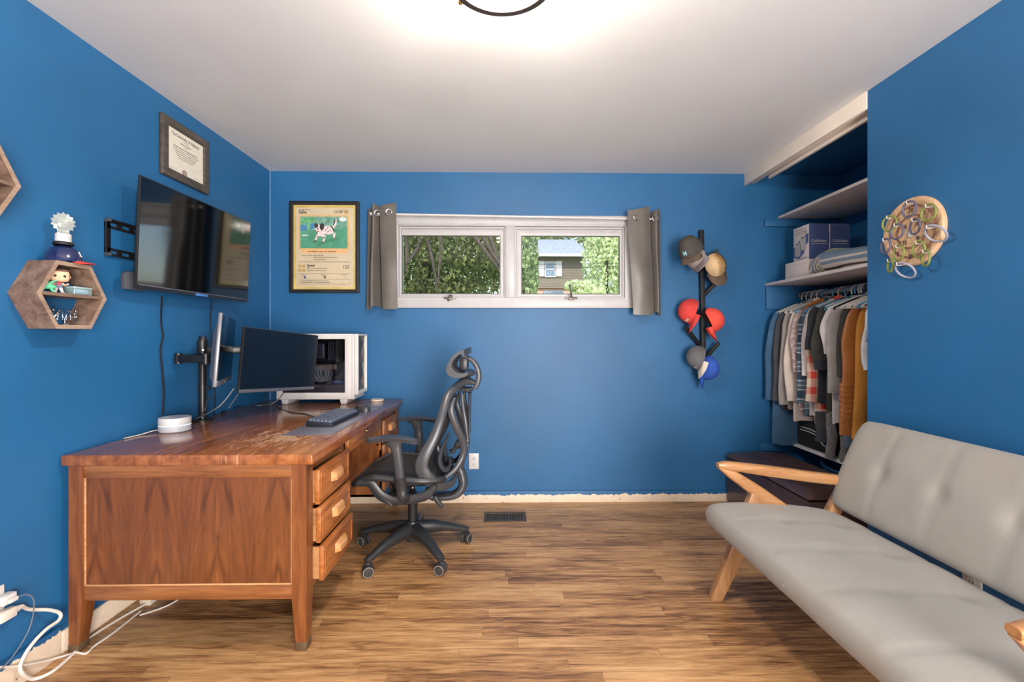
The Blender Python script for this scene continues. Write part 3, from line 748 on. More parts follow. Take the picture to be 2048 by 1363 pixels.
txt('rottweilers. She is a surprisingly fast protector', 218, 1166, .0125, M_INK, sx=.92)
b = B(); box(b, PX0+.022, PX1-.022, YB-.0185, YB-.0175, PZ0+.022, PZ1-.022); part('glazing', b, glass('poster_glazing', gloss=.0, rough=.05), t)

# ---------------------------------------------------------------- ring toss board on the right wall
t = thing('ring_toss_board', 'round wooden ring toss board with numbers and white hooks on the right wall', 'game board', (XR, 1.96, 1.54))
BC = Vector((XR-.022, 1.963, 1.686)); BR = .150
RM = axes((XR, BC.y, BC.z), (0, -1, 0), (0, 0, 1), (-1, 0, 0))     # local x = towards camera (photo right), local y up, z into the room
def cyl_l(b, r0, r1, z0, z1, seg=56):
    frame2d(b, [(r1*math.cos(2*PI*i/seg), r1*math.sin(2*PI*i/seg)) for i in range(seg)], [(r0*math.cos(2*PI*i/seg), r0*math.sin(2*PI*i/seg)) for i in range(seg)], z0, z1, RM)
M_PINE = wood('pale_pine_board', (178, 140, 104), (204, 166, 128), (220, 188, 152), axis=2, scale=2, rough=.45, stretch=8)
b = B(); lathe(b, [(0, .001), (BR, .001), (BR, .010), (BR-.006, .018), (BR-.016, .020), (BR-.024, .017), (BR-.028, .014), (0, .014)], 56, RM); part('board', b, M_PINE, t)
M_GROOVE = hue('groove_brown', (146, 102, 84), .6)
b = B(); cyl_l(b, .106, .116, .0142, .0150); part('groove', b, M_GROOVE, t)
b = B(); cyl_l(b, .066, .076, .0142, .0150); part('groove', b, M_GROOVE, t)
def wpt(cx, cy, off=.0):
    """crop pixel -> local xy on the board plane"""
    p = pX(1720+cx/6.195, 360+cy/6.195, XR-.016); return (-(p.y-BC.y), p.z-BC.z)
for s, cx, cy, sz in (('20', 600, 410, .030), ('5', 785, 430, .026), ('5', 455, 530, .024), ('10', 525, 610, .026), ('10', 680, 570, .026), ('15', 865, 625, .028), ('15', 370, 755, .026), ('10', 525, 810, .028), ('10', 680, 750, .026), ('5', 455, 945, .026), ('20', 598, 980, .030), ('15', 770, 880, .024)):
    lx, ly = wpt(cx, cy); b = B(); text_bm(b, s, sz, RM @ Matrix.Translation((lx, ly, .0150)), 'LEFT', .0004, .0002, .72); part('number', b, M_INK, t)
b = B(); lx, ly = wpt(620, 670); cyl_l2 = lathe(b, [(0, .014), (.014, .014), (.014, .018), (.011, .020), (0, .020)], 20, RM @ Matrix.Translation((lx, ly, 0))); part('hub', b, M_WHITEP, t)
RG = hue('green_rubber_ring', (124, 134, 66), .5); RP = hue('purple_grey_rubber_ring', (92, 90, 112), .5); RS = hue('silver_grey_rubber_ring', (150, 150, 162), .5)
rings = [(612, 360, 85, 98, RP, 'purple-grey', 'topmost of the ring toss board, over the 20'), (850, 403, 92, 102, RG, 'green', 'at the upper right of the ring toss board'),
 (365, 535, 88, 92, RG, 'green', 'at the upper left of the ring toss board'), (458, 635, 80, 92, RP, 'purple-grey', 'left of the board centre'),
 (680, 575, 62, 96, RP, 'purple-grey', 'just above the board centre'), (938, 660, 126, 98, RS, 'silver', 'at the right of the ring toss board over the 15'),
 (318, 815, 58, 90, RP, 'purple-grey', 'hanging off the left edge of the board'), (480, 900, 66, 94, RG, 'green', 'over the lower left 5'),
 (727, 852, 76, 96, RG, 'green', 'right of the lower 20'), (815, 965, 50, 98, RG, 'green', 'at the lower right edge of the board'),
 (375, 1060, 34, 80, RG, 'narrow green', 'below the lower left edge of the board'), (560, 1115, 118, 88, RS, 'silver', 'hanging below the board')]
hb = []
for k, (cx, cy, rx, ry, m, col, where) in enumerate(rings):
    r = .0155 if False else .0185*ry/98*1.85/1.7
    p = pX(1720+cx/6.195, 360+cy/6.195, XR-.045)
    # a ring of real radius, turned about the vertical so that its seen width fits
    rad = ry/6.195*p.y/910
    fl = min(1.0, (rx/6.195)/(rad*910/p.y*.93))
    # the ring hangs from its hook, swung out from the wall
    ang = min((abs(abs(pu(p+Vector((-math.sin(R(q)), -math.cos(R(q)), 0))*rad)-pu(p-Vector((-math.sin(R(q)), -math.cos(R(q)), 0))*rad))/2-rx/6.195), R(q)) for q in range(-28, 60))[1] if rx <= ry else 0.0
    if rx > ry: rad = rx/6.195*p.y/910; 
    ax = Vector((-math.sin(ang)*1.0, -math.cos(ang), 0)); up = Vector((0, 0, 1)) if rx <= ry else Vector((-.62, 0, .78))
    pts = [p+ax*rad*math.cos(a*PI/16)+up*rad*math.sin(a*PI/16) for a in range(32)]
    b = B(); tube(b, pts, .0045, 8, closed=True)
    solo('toss_ring', b, m, '%s rubber ring %s' % (col, where), 'ring', 'rubber toss rings')
    top = p+up*rad; hb.append(top)
for top in hb:
    y, z = top.y, top.z
    inb = math.hypot(y-BC.y, z-BC.z) < BR-.006
    x0 = XR-.013 if inb else XR-.012
    yy, zz = y, z-.004
    if not inb:
        d = Vector((0, BC.y-y, BC.z-z)).normalized(); k = math.hypot(y-BC.y, z-BC.z)-BR+.015
        st = [(x0, y+d.y*k, z+d.z*k), (x0-.014, y+d.y*k, z+d.z*k)]
    else: st = [(x0, yy, zz)]
    b = B(); tube(b, st+[(top.x+.004, yy, zz-.0045-.0022), (top.x-.012, yy, zz-.0067), (top.x-.014, yy, zz+.006)], .0022, 6); part('hook', b, M_WHITEP, t)

# ---------------------------------------------------------------- wall outlets, floor register
M_SLOT = hue('outlet_slot', (60, 58, 56), .6)
def outlet(label, M, col=M_WHITEP):
    t = thing('wall_outlet', label, 'outlet', M.translation, 0, 'wall outlets')
    b = B(); box(b, -.036, .036, -.058, .058, 0, .006, .002, M=M); part('cover_plate', b, col, t)
    for s in (-1, 1):
        b = B(); prism(b, ell(0, s*.022, .017, .016, 16), .006, .0075, M); q_ = part('socket', b, col, t)
        b = B(); box(b, -.008, -.005, s*.022-.004, s*.022+.006, .0075, .0079, M=M); box(b, .005, .008, s*.022-.004, s*.022+.005, .0075, .0079, M=M); prism(b, ell(0, s*.022-.009, .003, .003, 10), .0075, .0079, M)
        part('slot', b, M_SLOT, q_)
outlet('white double outlet on the far wall behind the office chair', axes((-.228, YB, .305), (1, 0, 0), (0, 0, 1), (0, -1, 0)))
outlet('white outlet on the right wall glimpsed between sofa seat and back', axes((XR, 1.715, .310), (0, -1, 0), (0, 0, 1), (-1, 0, 0)))
t = thing('floor_register', 'bronze slotted floor vent set in the wood floor below the window', 'floor vent', (.004, 3.09, 0))
b = B(); frame2d(b, rect(-.140, .147, 3.010, 3.175), rect(-.118, .125, 3.036, 3.149), 0, .005, None, .0015); part('frame', b, hue('register_bronze', (88, 74, 58), .45, metal=.4), t)
b = B()
for i in range(23):
    x = -.113+i*.0105; box(b, x, x+.003, 3.036, 3.149, .0005, .004)
box(b, .002, .006, 3.036, 3.149, .0005, .0045)
part('louvre', b, hue('register_slat', (122, 108, 88), .4, metal=.4), t)
b = B(); box(b, -.118, .125, 3.036, 3.149, .0002, .0006); part('duct_shade_sheet', b, M_BLKM, t)  # black sheet stands in for the shade down the duct

# ---------------------------------------------------------------- ceiling lamp
LC = Vector((-.01, 1.40, 0))
t = thing('ceiling_lamp', 'round bronze rimmed flush ceiling lamp with clear glass and bare bulbs', 'ceiling light', (LC.x, LC.y, 2.33))
T0 = Matrix.Translation((LC.x, LC.y, 0))
b = B(); lathe(b, [(0, 2.4395), (.150, 2.4395), (.165, 2.430), (.168, 2.405), (.164, 2.405), (.161, 2.427), (.148, 2.4335), (0, 2.4335)], 48, T0); part('ceiling_pan', b, M_WHITEP, t)
b = B(); seg = 64
frame2d(b, [(.172*math.cos(2*PI*i/seg), .172*math.sin(2*PI*i/seg)) for i in range(seg)], [(.150*math.cos(2*PI*i/seg), .150*math.sin(2*PI*i/seg)) for i in range(seg)], 2.330, 2.350, T0, .003)
part('ring', b, M_BRONZE, t)
for k in range(3):
    a = R(100+120*k); p = Vector((LC.x+.165*math.cos(a), LC.y+.165*math.sin(a), 2.34))
    b = B(); tube(b, [p, p+Vector((0, 0, .05)), (LC.x+.11*math.cos(a), LC.y+.11*math.sin(a), 2.425)], .004, 8, 3); part('stem', b, M_BRONZE, t)
    ka = R(140+120*k); kp = Vector((LC.x+.172*math.cos(ka), LC.y+.172*math.sin(ka), 2.338)); b = B(); ball(b, kp+Vector((math.cos(ka), math.sin(ka), 0))*.007, .008); part('knob', b, M_BRASS, t)
b = B(); lathe(b, [(.150, 2.345), (.135, 2.335), (.09, 2.326), (0, 2.322), (0, 2.3245), (.09, 2.3285), (.135, 2.3375), (.150, 2.3475)], 48, T0); part('glass_shade', b, M_LGLASS, t)
rb_ = .034
Lr = LAMP_W/(3*4*PI*rb_**2*PI)
M_BULB = emit('lit_bulb', (255, 244, 228), Lr)
for k in range(3):
    a = R(66+120*k); p = Vector((LC.x+.062*math.cos(a), LC.y+.062*math.sin(a), 2.372))
    b = B(); bmesh.ops.create_icosphere(b, subdivisions=2, radius=rb_); b.transform(Matrix.Translation(p)); o = part('bulb', b, M_BULB, t)
    b = B(); cyl(b, (LC.x+.02*math.cos(a), LC.y+.02*math.sin(a), 2.418), p+Vector((0, 0, .028)), .013, .012); part('socket', b, M_WHITEP, t)
# ---------------------------------------------------------------- desk
DY0, DY1 = 1.790, 3.345
ZT = .768
t = thing('office_desk', 'worn walnut pedestal desk with three drawers pulled open', 'desk', (-1.24, 2.56, 0))
b = B(); box(b, -1.714, -.748, 1.783, 3.352, .727, ZT, .006, 3); part('desktop', b, M_DESKTOP, t)
LXa, LXb, LXc, LXd = -1.690, -1.636, -.832, -.775       # left and right legs
def leg(x0, x1, y0, y1, inx, iny):
    b = B(); tx = .016*inx; ty = .016*iny
    hexa(b, [(x0+(tx if inx > 0 else 0), y0+(ty if iny > 0 else 0), .03), (x1+(tx if inx < 0 else 0), y0+(ty if iny > 0 else 0), .03), (x1+(tx if inx < 0 else 0), y1+(ty if iny < 0 else 0), .03), (x0+(tx if inx > 0 else 0), y1+(ty if iny < 0 else 0), .03),
             (x0, y0, .20), (x1, y0, .20), (x1, y1, .20), (x0, y1, .20)])
    box(b, x0, x1, y0, y1, .20, .727)
    o = part('leg', b, M_DESK, t)
    b = B(); e = .0015
    box(b, x0+(tx if inx > 0 else 0)-e, x1+(tx if inx < 0 else 0)+e, y0+(ty if iny > 0 else 0)-e, y1+(ty if iny < 0 else 0)+e, 0, .034, .002)
    part('foot_cap', b, hue('tarnished_foot_cap', (104, 84, 62), .5, metal=.4), o)
leg(LXa, LXb, DY0, DY0+.06, -1, -1); leg(LXc, LXd, DY0, DY0+.06, 1, -1)
leg(LXa, LXb, DY1-.06, DY1, -1, 1); leg(LXc, LXd, DY1-.06, DY1, 1, 1)
for y0, y1, s in ((DY0+.004, DY0+.03, 1), (DY1-.03, DY1-.004, -1)):
    b = B(); box(b, LXb, LXc, y0, y1, .677, .727, .002); part('top_rail', b, M_DESKX, t)
    b = B(); box(b, LXb, LXc, y0, y1, .200, .255, .003); part('bottom_rail', b, M_DESKX, t)
    yy = y0+.006 if s > 0 else y1-.018
    b = B(); box(b, LXb, LXc, yy, yy+.012, .255, .677); part('side_panel', b, M_PANEL, t)
    b = B()
    box(b, LXb, LXc, yy-.004, yy, .255, .262, .001); box(b, LXb, LXb+.006, yy-.004, yy, .262, .677, .001); box(b, LXc-.006, LXc, yy-.004, yy, .262, .677, .001)
    part('highlight_moulding', b, wood('moulding_highlight', (150, 96, 56), (196, 142, 96), (222, 178, 134), axis=0, rough=.3, coat=.3), t)  # pale strips carry the rail's edge highlight in their colour
XF = -.790
def pedestal(ya, yb):
    b = B()
    box(b, LXb, XF, ya, ya+.018, .20, .727); box(b, LXb, XF, yb-.018, yb, .20, .727); box(b, LXb, XF-.03, ya, yb, .20, .215)
    box(b, LXb, LXb+.015, ya, yb, .20, .727)
    box(b, XF-.03, XF, ya, yb, .685, .700); box(b, XF-.03, XF, ya, yb, .528, .540); box(b, XF-.03, XF, ya, yb, .370, .383); box(b, XF-.03, XF, ya, yb, .20, .228)
    box(b, XF-.012, XF, ya, ya+.016, .2, .727, .001); box(b, XF-.012, XF, yb-.016, yb, .2, .727, .001)
    part('pedestal', b, M_DESK, t)
    b = B(); box(b, XF-.05, XF+.004, ya+.018, yb-.018, .702, .720, .002); part('pull_out_board', b, M_DESKY, t)
pedestal(1.852, 2.262); pedestal(2.925, 3.285)
def drawer(ya, yb, z0, z1, xo):
    b = B(); box(b, xo-.02, xo, ya, yb, z0, z1, .003)
    frame2d(b, rect(ya+.018, yb-.018, z0+.016, z1-.016), rect(ya+.024, yb-.024, z0+.022, z1-.022), xo, xo+.002, axes((0, 0, 0), (0, 1, 0), (0, 0, 1), (1, 0, 0)))
    o = part('drawer', b, M_DESKY, t)
    b = B(); box(b, xo-.48, xo-.02, ya+.004, ya+.016, z0+.006, z1-.004); box(b, xo-.48, xo-.02, yb-.016, yb-.004, z0+.006, z1-.004); box(b, xo-.48, xo-.02, ya+.016, yb-.016, z0+.010, z0+.016)
    box(b, xo-.48, xo-.47, ya+.016, yb-.016, z0+.006, z1-.004)
    part('drawer_box', b, M_DRAWSIDE, o)
    yc = (ya+yb)/2; zc = (z0+z1)/2+.006; b = B()
    a, h_, d = .060, .022, .024
    hexa(b, [(xo+.001, yc-a, zc-h_), (xo+.001, yc+a, zc-h_), (xo+.001, yc+a, zc+h_), (xo+.001, yc-a, zc+h_), (xo+d, yc-a+.016, zc-h_+.003), (xo+d, yc+a-.016, zc-h_+.003), (xo+d*.75, yc+a-.016, zc+h_-.008), (xo+d*.75, yc-a+.016, zc+h_-.008)], .003)
    part('drawer_pull', b, M_PULL, o)
for z0, z1, xo in ((.540, .682, -.757), (.383, .527, -.752), (.230, .370, -.740)): drawer(1.872, 2.232, z0, z1, xo)
for z0, z1 in ((.541, .684), (.384, .527), (.230, .369)): drawer(2.945, 3.265, z0, z1, XF+.014)
b = B(); box(b, XF-.02, XF+.010, 2.285, 2.900, .655, .722, .003); box(b, XF-.45, XF-.02, 2.30, 2.885, .662, .715); o = part('drawer', b, M_DESKY, t)
b = B(); cyl(b, (XF+.010, 2.59, .695), (XF+.014, 2.59, .695), .010, .009); part('keyhole', b, M_BRASS, o)
Mx = axes((0, 0, 0), (0, 1, 0), (0, 0, 1), (1, 0, 0))
for y, s in ((2.262, 1), (2.925, -1)):
    b = B(); pts = [(y, .655), (y+s*.10, .655), (y+s*.055, .635), (y+s*.022, .60), (y+s*.006, .55), (y, .50)]
    prism(b, pts, XF-.016, XF-.002, Mx); part('corner_bracket', b, M_DESKY, t)
b = B(); box(b, LXb, LXb+.012, 2.262, 2.925, .16, .727); part('modesty_panel', b, M_PANEL, t)
b = B(); box(b, XF-.02, XF+.002, 2.262, 2.925, .640, .655, .002); part('apron_rail', b, M_DESKY, t)

# ---------------------------------------------------------------- office chair (faces the desk, -X)
CX, CYY = -.525, 2.605
t = thing('office_chair', 'black ergonomic mesh office chair with headrest pulled up to the desk', 'office chair', (CX, CYY, 0))
def C(x, y, yy=CYY): return pY(680+x/2.725, 680+y/2.725, yy)      # crop trace -> plane through the chair
RB = .315
b = B(); lathe(b, [(.030, .065), (.038, .075), (.040, .16), (.034, .178), (.0, .178)], 24, Matrix.Translation((CX, CYY, 0)))
for k in range(5):
    a = R(236+72*k); d = Vector((math.cos(a), math.sin(a), 0)); s = Vector((-d.y, d.x, 0)); o_ = Vector((CX, CYY, 0))
    sweep(b, [o_+d*.02+Vector((0, 0, .132)), o_+d*.10+Vector((0, 0, .132)), o_+d*.20+Vector((0, 0, .115)), o_+d*.285+Vector((0, 0, .092)), o_+d*(RB+.012)+Vector((0, 0, .080))], [.034, .032, .027, .022, .018], [.042, .036, .024, .017, .012], s, 12, 4)
part('star_base', b, M_BLACKP, t)
for k in range(5):
    a = R(236+72*k); d = Vector((math.cos(a), math.sin(a), 0)); p = Vector((CX, CYY, 0))+d*RB
    ax = Euler((0, 0, R((25, -15, 80, 40, 60)[k]))).to_matrix() @ Vector((0, 1, 0))
    if k == 0: ax = Vector((.35, -.94, 0))
    if k == 1: ax = Vector((-.25, -.97, 0))
    if k == 2: ax = Vector((.86, -.5, 0))
    if k == 4: ax = Vector((-.55, -.83, 0))
    fw = Vector((-ax.y, ax.x, 0)); c = p+Vector((0, 0, .0295))
    b = B(); cyl(b, p+Vector((0, 0, .05)), p+Vector((0, 0, .088)), .009); sweep(b, [c-fw*.012+Vector((0, 0, .030)), c+fw*.0+Vector((0, 0, .036)), c+fw*.02+Vector((0, 0, .026))], [.010, .012, .010], [.006, .006, .005], ax, 10, 3)
    box(b, -.006, .006, -.012, .012, -.018, .03, .002, M=axes(c, ax, fw, (0, 0, 1)))
    o = part('caster', b, M_BLACKP, t)
    for s in (-1, 1):
        b = B(); Mw = axes(c+ax*s*.018, fw, (0, 0, 1), ax*s if s > 0 else ax*s)
        lathe(b, [(0, -.010), (.026, -.010), (.0292, -.006), (.0292, .006), (.026, .010), (.018, .0105), (.016, .008), (0, .009)], 24, Mw); part('wheel', b, M_RUBBER, o)
        b = B(); frame2d(b, [(p_[0], p_[1]) for p_ in ell(0, 0, .0262, .0262, 24)], [(p_[0], p_[1]) for p_ in ell(0, 0, .0235, .0235, 24)], .0095, .0112, Mw); part('wheel_rim', b, hue('pale_wheel_rim', (150, 140, 130), .4), o)
b = B(); lathe(b, [(.026, .17), (.027, .33), (.020, .335), (0, .335)], 20, Matrix.Translation((CX, CYY, 0))); part('gas_lift_cover', b, M_BLKM, t)
b = B(); cyl(b, (CX, CYY, .33), (CX, CYY, .415), .0125); part('gas_lift', b, M_CHROME, t)
# seat
x_f, x_b = -.800, -.330
def seat_z(u, w_):
    base = .452+.055*min(1, u/.22)**.8-.0*u if u < .22 else .507-.030*((u-.22)/.78)
    return base-.018*math.sin(PI*min(1, max(0, w_)))*min(1, u*3)
def seat_hw(u):
    return .175+.065*min(1, (u/.25))**.6 if u < .25 else .240-.05*max(0, (u-.7)/.3)**2
def f(u, v):
    x = x_f+(x_b-x_f)*u; y = CYY+(v*2-1)*seat_hw(u)
    return Vector((x, y, seat_z(u, v)))
b = B(); grid(b, f, 30, 24, .006); part('seat_mesh', b, M_MESH, t, ang=60)
per = [f(u/12, 0) for u in range(13)]+[f(1, v/6) for v in range(1, 6)]+[f(1-u/12, 1) for u in range(13)]+[f(0, 1-v/6) for v in range(1, 6)]
b = B(); tube(b, [p-Vector((0, 0, .008)) for p in per], .014, 10, 2, closed=True, flat=1.25); part('seat_frame', b, M_BLACKP, t)
for s in (-1, 1):
    yy = CYY+s*.225
    b = B()
    def Z_(x, z): return Vector((x, yy, z))
    sweep(b, [Z_(-.765, .462), Z_(-.70, .466), Z_(-.645, .40), Z_(-.56, .372), Z_(-.42, .395), Z_(-.36, .452)], [.012]*6, [.016, .024, .026, .022, .026, .014], (0, 1, 0), 10, 4)
    sweep(b, [(-.60, yy, .385), (-.56, CYY+s*.10, .395), (-.53, CYY, .40)], [.03, .035, .035], [.014, .018, .02], (1, 0, 0), 10, 4)
    part('seat_support', b, M_BLACKP, t)
b = B(); box(b, -.64, -.40, CYY-.075, CYY+.075, .395, .445, .012, 3); box(b, -.60, -.46, CYY-.16, CYY+.16, .425, .455, .01); part('tilt_mechanism', b, M_BLACKP, t)
b = B(); tube(b, [(-.60, CYY-.05, .42), (-.605, CYY-.16, .405), (-.615, CYY-.215, .37)], .007, 8, 4); sweep(b, [(-.64, CYY-.225, .385), (-.61, CYY-.23, .372), (-.585, CYY-.23, .348)], [.012, .014, .010], [.010, .012, .008], (0, 1, 0), 10, 3); part('lever', b, M_BLACKP, t)
b = B(); tube(b, [(-.42, CYY-.04, .42), (-.40, CYY-.15, .40)], .007, 8); sweep(b, [C(515, 850, 2.42), C(535, 880, 2.42), C(560, 912, 2.42)], [.012, .013, .008], [.012, .014, .008], (0, 1, 0), 10, 3); part('lever', b, M_BLACKP, t)
# armrests
for s, yy in ((-1, 2.325), (1, 2.900)):
    zt = .724; xa, xb_ = (-.705, -.440)
    if s > 0: xa, xb_ = -.690, -.432
    b = B()
    def fp(u, v, top):
        x = xa+(xb_-xa)*u; wv = (v*2-1); hw = .044*(1-abs(2*u-1)**5)**.4+.001
        z = zt-.020*(2*u-1)**2*(.6 if u < .5 else 1.1)-(.006*wv*wv)
        return Vector((x, yy+wv*hw, z if top else z-.026+.008*wv*wv))
    rr = []
    for i in range(25):
        u = i/24; rr.append([fp(u, v/8, True) for v in range(9)]+[fp(u, 1-v/8, False) for v in range(1, 8)])
    loft(b, rr); o = part('armrest_pad', b, M_CHAIRF, t, ang=50)
    b = B(); py0 = yy+(.03 if s < 0 else -.03)
    sweep(b, [(-.560, yy, .700), (-.553, yy, .665), (-.545, yy, .62), (-.535, (yy+py0)/2, .50)], [.030, .024, .020, .020], [.060, .030, .026, .024], (0, 1, 0), 14, 4); part('armrest_post', b, M_CHAIRF, t)
    b = B(); sweep(b, [(-.537, (yy+py0)/2, .51), (-.532, py0, .44), (-.525, py0, .40), (-.50, py0-s*.05, .378), (-.50, CYY+s*.12, .385)], [.024, .024, .022, .018, .016], [.030, .029, .027, .024, .02], (0, 1, 0) , 14, 4)
    part('armrest_bracket', b, M_BLACKP, t)
# back frame: two mirrored side rails that meet at the neck
def side(pts, offs, s, ws, ts, sm=5, seg=12):
    b = B(); P = []
    for (x, y), o in zip(pts, offs):
        q = C(x, y, CYY); P.append(Vector((q.x, CYY+s*o, q.z)))
    return sweep(b, P, ws, ts, (0, 1, 0), seg, sm)
for s in (-1, 1):
    part('back_rail', side([(735, 232), (690, 222), (640, 248), (600, 295), (578, 380), (545, 480), (500, 570), (484, 630), (515, 690), (570, 735), (618, 742), (640, 715)],
         [.02, .035, .07, .12, .17, .205, .225, .225, .215, .18, .12, .06], s, [.012, .016, .018, .018, .017, .017, .017, .017, .017, .017, .016, .013], [.012, .020, .022, .024, .024, .027, .032, .036, .036, .030, .018, .010], s), M_CHAIRF, t) if False else None
    b = side([(735, 232), (690, 222), (640, 248), (600, 295), (578, 380), (545, 480), (500, 570), (484, 630), (515, 690), (570, 735), (618, 742), (640, 715)],
         [.02, .035, .07, .12, .17, .205, .225, .225, .215, .18, .12, .06], s, [.012, .016, .018, .018, .017, .017, .017, .017, .017, .017, .016, .013], [.012, .020, .022, .024, .024, .027, .032, .036, .036, .030, .018, .010])
    part('back_rail', b, M_CHAIRF, t)
    b = side([(640, 295), (622, 360), (645, 440), (680, 530), (678, 600), (640, 670), (592, 705)], [.135, .15, .14, .11, .10, .12, .15], s, [.010, .014, .015, .015, .014, .014, .010], [.008, .018, .022, .020, .018, .016, .010])
    part('back_brace', b, M_CHAIRF, t)
    b = side([(672, 288), (675, 340), (690, 430), (702, 520)], [.06, .07, .085, .09], s, [.008, .009, .009, .006], [.010, .010, .012, .006])
    part('rear_strut', b, M_CHAIRF, t)
# mesh of the backrest between the rails
TR = [(640, 262), (606, 300), (584, 380), (552, 480), (508, 568), (496, 630), (522, 682), (570, 722)]
OF = [.065, .112, .16, .195, .215, .215, .205, .17]
TRc = catmull([(C(x, y).x, o, C(x, y).z) for (x, y), o in zip(TR, OF)], 5)
def fb(u, v):
    p = TRc[min(len(TRc)-1, int(u*(len(TRc)-1)+.5))]; w_ = v*2-1
    return Vector((p.x+.035*(1-w_*w_)*math.sin(PI*min(1, u*1.1+.05)), CYY+w_*p.y, p.z))
b = B(); grid(b, fb, len(TRc)-1, 16, .003); part('back_mesh', b, M_MESH, t, ang=60)
# lumbar support
b = B()
LP = [(590, 515), (566, 575), (560, 630), (580, 675), (602, 668), (600, 640)]
for s in (-1, 1):
    P = [Vector((C(x, y).x, CYY+s*o, C(x, y).z)) for (x, y), o in zip(LP, [.03, .09, .11, .09, .05, .0])]
    sweep(b, P, [.012, .03, .035, .03, .02, .01], [.006, .010, .012, .010, .008, .006], (0, 1, 0), 10, 4)
sweep(b, [C(640, 560), C(618, 600), C(595, 605)], [.03, .03, .02], [.014, .012, .01], (0, 1, 0), 10, 4); part('lumbar_support', b, M_CHAIRF, t)
b = B(); box(b, C(630, 0).x, C(668, 0).x, CYY-.04, CYY+.04, C(0, 585).z, C(0, 548).z, .006); part('lumbar_knob', b, M_BLACKP, t)
# rear spine from under the seat up to the back
b = B()
sweep(b, [C(520, 850), C(600, 846), C(648, 825), C(672, 780), C(662, 720), C(652, 690), C(676, 620), C(700, 560)], [.045, .045, .042, .036, .032, .030, .026, .014], [.016, .020, .024, .026, .026, .024, .018, .008], (0, 1, 0), 14, 5)
sweep(b, [C(460, 820), C(520, 850)], [.05, .05], [.022, .022], (0, 1, 0), 12); part('back_spine', b, M_CHAIRF, t)
b = B(); sweep(b, [C(708, 285), C(706, 400), C(704, 530)], [.030, .022, .010], [.010, .008, .006], (0, 1, 0), 12, 4); sweep(b, [C(655, 262), C(700, 268), C(722, 262)], [.05, .05, .03], [.012, .016, .014], (0, 1, 0), 12, 4); part('upper_yoke', b, M_CHAIRF, t)
# headrest
b = B()
HO = [(714, 36), (668, 52), (628, 96), (608, 150), (620, 186), (662, 204), (712, 198), (738, 184)]
HI = [(716, 70), (690, 62), (655, 92), (640, 130), (650, 152), (676, 172), (708, 176), (732, 168)]
rr = []
for k in range(15):
    w_ = k/7-1; sh = .80+.20*math.sqrt(max(0, 1-w_*w_*.9)); fwd = -.0+.022*w_*w_
    oc = catmull([tuple(C(x, y)) for x, y in HO], 4); ic = catmull([tuple(C(x, y)) for x, y in HI], 4)
    loop = oc+ic[::-1]; cc = sum(loop, Vector())/len(loop)
    rr.append([Vector((cc.x+(p.x-cc.x)*sh-fwd, CYY+w_*.135, cc.z+(p.z-cc.z)*sh)) for p in loop])
loft(b, rr); part('headrest', b, M_CHAIRF, t, ang=50)
for s in (-1, 1):
    b = B(); sweep(b, [Vector((C(x, y).x, CYY+s*.030, C(x, y).z)) for x, y in ((684, 92), (715, 104), (742, 135), (756, 180), (752, 225), (735, 262))], [.010]*6, [.010, .012, .013, .015, .015, .012], (0, 1, 0), 12, 4)
    cyl(b, Vector((C(684, 92).x, CYY+s*.018, C(684, 92).z)), Vector((C(684, 92).x, CYY+s*.043, C(684, 92).z)), .0125); part('headrest_arm', b, M_CHAIRF, t)
b = B(); box(b, C(655, 0).x, C(700, 0).x, CYY-.05, CYY+.05, C(0, 165).z, C(0, 90).z, .012); part('headrest_hinge', b, M_BLACKP, t)
# ---------------------------------------------------------------- settee along the right wall
t = thing('settee', 'mid-century settee with light wood frame and oatmeal linen cushions', 'sofa', (1.37, 1.51, 0))
YF, YNr = 2.112, .912
MXZ = lambda y: axes((0, y, 0), (1, 0, 0), (0, 0, 1), (0, -1, 0))
for yy in (YF, YNr):
    th = .021; dx = 0.0 if yy == YF else .042
    b = B()
    # arm top: tapered board, rounded tip
    sweep(b, [(.995+dx, yy, .628), (1.06+dx, yy, .622), (1.25, yy, .596), (1.45, yy, .568), (1.655, yy, .545)], [.016, .024, .027, .027, .024], [.010, .021, .025, .025, .022], (0, 1, 0), 16, 4, 3.2)
    part('armrest', b, M_BEECHX, t)
    b = B(); sweep(b, [(1.002+dx, yy, .622), (1.08+dx*.7, yy, .572), (1.19, yy, .496), (1.34, yy, .395), (1.42, yy, .345)], [.014, .020, .021, .021, .018], [.012, .024, .030, .028, .024], (0, 1, 0), 14, 4, 3.5)
    part('arm_brace', b, M_BEECHX, t)
    b = B(); hexa(b, [(.955, yy-th, 0), (1.010, yy-th, 0), (1.010, yy+th, 0), (.955, yy+th, 0), (1.150, yy-th, .505), (1.235, yy-th, .45), (1.235, yy+th, .45), (1.150, yy+th, .505)], .006)
    part('leg', b, M_BEECH, t)
    b = B(); hexa(b, [(1.650, yy-th, 0), (1.690, yy-th, 0), (1.690, yy+th, 0), (1.650, yy+th, 0), (1.475, yy-th, .36), (1.545, yy-th, .36), (1.545, yy+th, .36), (1.475, yy+th, .36)], .005)
    part('leg', b, M_BEECH, t)
    b = B(); hexa(b, [(1.468, yy-th, .335), (1.535, yy-th, .335), (1.535, yy+th, .335), (1.468, yy+th, .335), (1.700, yy-th, .775), (1.745, yy-th, .775), (1.745, yy+th, .775), (1.700, yy+th, .775)], .005)
    part('back_post', b, M_BEECH, t)
b = B(); box(b, 1.03, 1.075, YNr+.021, YF-.021, .335, .372, .004); box(b, 1.49, 1.535, YNr+.021, YF-.021, .315, .352, .004)
part('seat_rail', b, M_BEECH, t)
